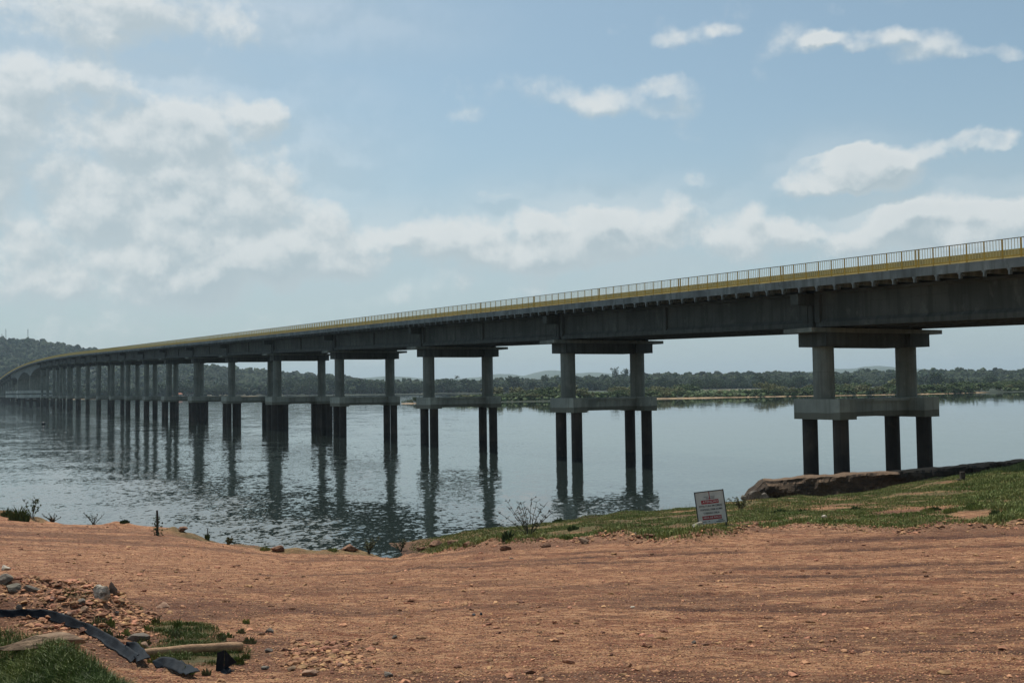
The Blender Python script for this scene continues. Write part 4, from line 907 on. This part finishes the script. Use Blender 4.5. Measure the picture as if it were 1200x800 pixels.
tuft(311,645,7,18,'green tuft left of the clod in the middle of the bank',9,110,'grass')
tuft(390,646,6,20,'green tuft among the clods at the left of the inlet',10,110,'grass')
weed(432,648,18,26,'small twiggy plant at the mouth of the inlet',11,n=9,leafmat='weed',lsz=.8)
weed(470,646,14,24,'twiggy plant on the inlet shore right of the other one',12,n=8,leafmat='weed',lsz=.8)
weed(868,596,12,30,'wiry weed in front of the left end of the earth ledge',13,n=12,leafmat='weed',lsz=.8)
weed(1015,558,7,10,'tiny bare twig on top of the earth ledge between pier columns',14,n=5,leaves=False)
weed(1165,549,6,12,'tiny weed on the skyline of the bank at the right',15,n=6,leaves=False)
tuft(280,778,14,14,'bright green grass tuft right of the folded rubber piece',16,200,'lush')
rs_=np.random.RandomState(77)
for i in range(34):
    px_=rs_.uniform(95,305); py_=rs_.uniform(728,796)
    if py_>745+ (px_-95)*.25 and px_<170: continue
    tuft(px_,py_,rs_.uniform(7,15),rs_.uniform(10,24),'small straggly weed tuft growing among the rubble around the pale log',300+i,int(rs_.uniform(25,60)),['lush','weed','grass'][i%3],'weed tufts around the pale log')
for i in range(16):
    px_=rs_.uniform(560,1190); py_=float(np.interp(px_,[560,800,1190],[632,616,606]))-rs_.uniform(0,14)
    tuft(px_,py_,rs_.uniform(5,10),rs_.uniform(14,34),'leafy clump standing higher than the shore grass near the road edge',400+i,int(rs_.uniform(90,150)),['grass','leafmid'][i%2],'leafy clumps along the shore grass')
# post with a vine
def post():
    g=hit(184,627,30,60); s=g.y/F; root=empty('wooden_post',g); H=29*s; mb=MB(); mb.tube([(0,0,-.3),(.02,0,H*.5),(0,0,H)],[.05,.048,.04],8); mb.build('stake',M['oldwood'],root)
    rs=np.random.RandomState(3); mb=MB()
    for i in range(150):
        f=rs.rand()**1.2; c=Vector((rs.normal()*.10*(1.1-f*.5),rs.normal()*.08,H*.75*f)); r=rs.uniform(.04,.10); a=Vector(rs.normal(size=3)).normalized()*r; b=Vector(rs.normal(size=3)).normalized()*r*.6; mb.add([c,c+a,c+a+b,c+b],[(0,1,2,3)])
    mb.build('climbing_vine',M['leafmid'],root); tag(root,'upright wooden post wrapped in green vine at the left bank','post')
    g=hit(243,632,28,60); s=g.y/F; mb=MB(); mb.tube([(0,0,-.2),(.01,0,13*s)],[.025,.02],6); o=mb.build('stick',M['oldwood'],None); o.location=g; tag(o,'short thin stick standing on the bank right of the vine post','stick')
    g=hit(1128,562,50,80); s=g.y/F; mb=MB(); mb.box(-.11,.11,-.10,.10,-.2,.42); mb.box(-.30,.34,-.2,.2,-.15,.05); o=mb.build('concrete_stub',M['oldwood'],None); o.location=g; tag(o,'small dark concrete stub sticking out of the grass right of the nearest pier','stub')
post()
# ------------------------------------------------------------------ haze
def haze():
    mb=MB(); mb.box(-13000,13000,-80,12000,-14,230); m=bpy.data.materials.new('haze_air'); m.use_nodes=True; nt=m.node_tree; nt.nodes.clear()
    o=nt.nodes.new('ShaderNodeOutputMaterial'); v=nt.nodes.new('ShaderNodeVolumePrincipled'); v.inputs['Density Attribute'].default_value=''; v.inputs['Temperature Attribute'].default_value=''; v.inputs['Density'].default_value=8e-5; v.inputs['Color'].default_value=(.70,.88,1,1); v.inputs['Anisotropy'].default_value=.2
    nt.links.new(v.outputs[0],o.inputs['Volume']); b=mb.build('haze',m); tag(b,'thin blue-grey haze over the river and hills','haze',kind='stuff')
haze()
# ------------------------------------------------------------------ sky and sun
SUN=Vector((-.32,.62,1.35)).normalized()
def world():
    w=bpy.data.worlds.new('World'); bpy.context.scene.world=w; w.use_nodes=True; nt=w.node_tree; k=N(nt); bg=nt.nodes['Background']
    sky=k.n('ShaderNodeTexSky',sky_type='NISHITA'); sky.sun_disc=False; sky.sun_elevation=math.asin(SUN.z); sky.sun_rotation=math.atan2(SUN.x,SUN.y)
    sky.air_density=1.0; sky.dust_density=1.5; sky.ozone_density=1.5
    tc=k.n('ShaderNodeTexCoord').outputs['Generated']
    hs=k.n('ShaderNodeHueSaturation'); k.l(sky.outputs[0],hs.inputs['Color']); hs.inputs['Saturation'].default_value=SKY_SAT; hs.inputs['Value'].default_value=SKY_VAL
    base=k.vmath('MULTIPLY',hs.outputs[0],SKY_TINT)
    B=[(50,140,190,100,1.0),(190,205,180,100,.95),(320,280,200,80,.75),(50,300,190,90,.8),(150,15,270,50,.85),(300,137,42,28,.75),(160,330,200,50,.35),
       (985,190,70,32,1.1),(935,212,52,24,.9),(1045,200,50,22,.8),(1010,168,32,18,.9),(950,182,32,18,.8),(1130,170,60,17,.85),(1165,162,25,16,.5),(1190,255,110,42,1.0),(1070,275,150,36,.85),(880,285,150,40,.7),
       (600,278,140,46,.85),(720,275,110,46,.8),(580,230,32,12,.6),(480,280,80,26,.4),(812,213,28,13,.5),(1075,66,60,24,.8),(1020,52,45,18,.75),(960,58,26,16,.8),(1000,66,16,10,.5),(1170,68,50,16,.8),
       (715,122,70,20,.6),(770,98,40,12,.5),(790,53,30,17,.6),(850,42,20,10,.5),(540,135,38,12,.4),(420,180,40,12,.3),(640,330,200,40,.35)]
    off=k.noise(tc,5.5,5,.6,.3)
    # warp the placement a little so the outlines billow
    nz=k.n('ShaderNodeTexNoise'); k.l(tc,nz.inputs['Vector']); nz.inputs['Scale'].default_value=9; nz.inputs['Detail'].default_value=5; nz.inputs['Roughness'].default_value=.62
    wv=k.vmath('SCALE',k.vmath('SUBTRACT',nz.outputs['Color'],(.5,.5,.5))); wv.node.inputs['Scale'].default_value=.06
    def dens(p):
        q=k.vmath('ADD',p,wv); tot=None
        for (x,y,rx,ry,s) in B:
            c=ray(x,y); d=k.vmath('SUBTRACT',q,tuple(c)); d=k.vmath('MULTIPLY',d,(F/rx/1.12,F/rx/1.12,F/ry/1.12)); ln=k.n('ShaderNodeVectorMath',operation='LENGTH'); k.l(d,ln.inputs[0])
            v=k.rng(ln.outputs['Value'],.15,1.15,s,0); tot=v if tot is None else k.math('ADD',tot,v)
        f=k.noise(k.mapping(p,(1,1,1.5)),6.5,9,.56,.1); f2=k.noise(k.mapping(p,(1,1,2.2)),2.6,3,.5)
        f=k.math('ADD',f,k.math('MULTIPLY',k.math('SUBTRACT',k.noise(p,30,6,.62,.2),.5),.36))
        for vs_,va in ((17,.20),):
            vo=k.n('ShaderNodeTexVoronoi',feature='F1'); k.l(k.mapping(q,(1,1,1.25)),vo.inputs['Vector']); vo.inputs['Scale'].default_value=vs_
            f=k.math('ADD',f,k.math('MULTIPLY',k.math('SUBTRACT',.42,vo.outputs['Distance']),va*1.6))
        return k.math('ADD',k.math('MULTIPLY',k.math('MINIMUM',tot,1.0),.60),k.math('ADD',k.math('MULTIPLY',k.math('SUBTRACT',f,.5),1.25),k.math('MULTIPLY',k.math('SUBTRACT',f2,.5),.35)))
    def veil(p):
        tot=None
        for (x,y,rx,ry,s) in [(120,170,330,170,.75),(420,300,330,80,.5),(700,285,300,85,.62),(1080,270,280,85,.66),(980,200,110,60,.3),(150,10,380,70,.5)]:
            c=ray(x,y); d=k.vmath('SUBTRACT',p,tuple(c)); d=k.vmath('MULTIPLY',d,(F/rx,F/rx,F/ry)); ln=k.n('ShaderNodeVectorMath',operation='LENGTH'); k.l(d,ln.inputs[0])
            v=k.rng(ln.outputs['Value'],.0,1.3,s,0); tot=v if tot is None else k.math('MAXIMUM',tot,v)
        return k.math('MULTIPLY',tot,k.rng(k.noise(k.mapping(p,(1,1,2.4)),6,5,.55),.3,.65,.35,1))
    d0=dens(tc); d1=dens(k.vmath('ADD',tc,(-.006,0,.013)))
    a=k.math('MAXIMUM',k.rng(d0,.10,.50,0,.85),veil(tc))
    lit=k.math('MULTIPLY_ADD',k.rng(k.math('SUBTRACT',d0,d1),-.14,.18,0,1),.85,k.rng(d0,.25,.8,.22,0))
    cc=k.mix(lit,CL_DARK,CL_LIT)
    sz=k.n('ShaderNodeSeparateXYZ'); k.l(tc,sz.inputs[0]); el=sz.outputs[2]
    col=k.mix(k.rng(el,0,.30,.62,.05),base,HAZE_COL)          # whitish air towards the horizon
    col=k.mix(k.math('MULTIPLY',a,k.rng(el,.0,.10,.35,1)),col,cc)
    k.l(col,bg.inputs['Color']); bg.inputs['Strength'].default_value=.113
    s=bpy.data.lights.new('sun','SUN'); s.energy=SUN_E; s.angle=R(.6); s.color=(1,.95,.87); so=bpy.data.objects.new('sun',s); C.objects.link(so)
    so.rotation_euler=SUN.to_track_quat('Z','Y').to_euler()
SKY_SAT=.80; SKY_VAL=.90; SKY_TINT=(.84,1.01,.99); CL_LIT=(6.7,6.95,6.9,1); CL_DARK=(3.9,4.65,5.0,1); HAZE_COL=(4.15,4.95,5.5,1); SUN_E=3.9
world()
vs=bpy.context.scene.view_settings; vs.view_transform='Standard'; vs.look='None'; vs.gamma=1; vs.exposure=0; vs.use_curve_mapping=False
cy=bpy.context.scene.cycles; cy.volume_bounces=0; cy.max_bounces=6; w_=bpy.context.scene.world; w_.cycles.sampling_method='MANUAL'; w_.cycles.sample_map_resolution=256
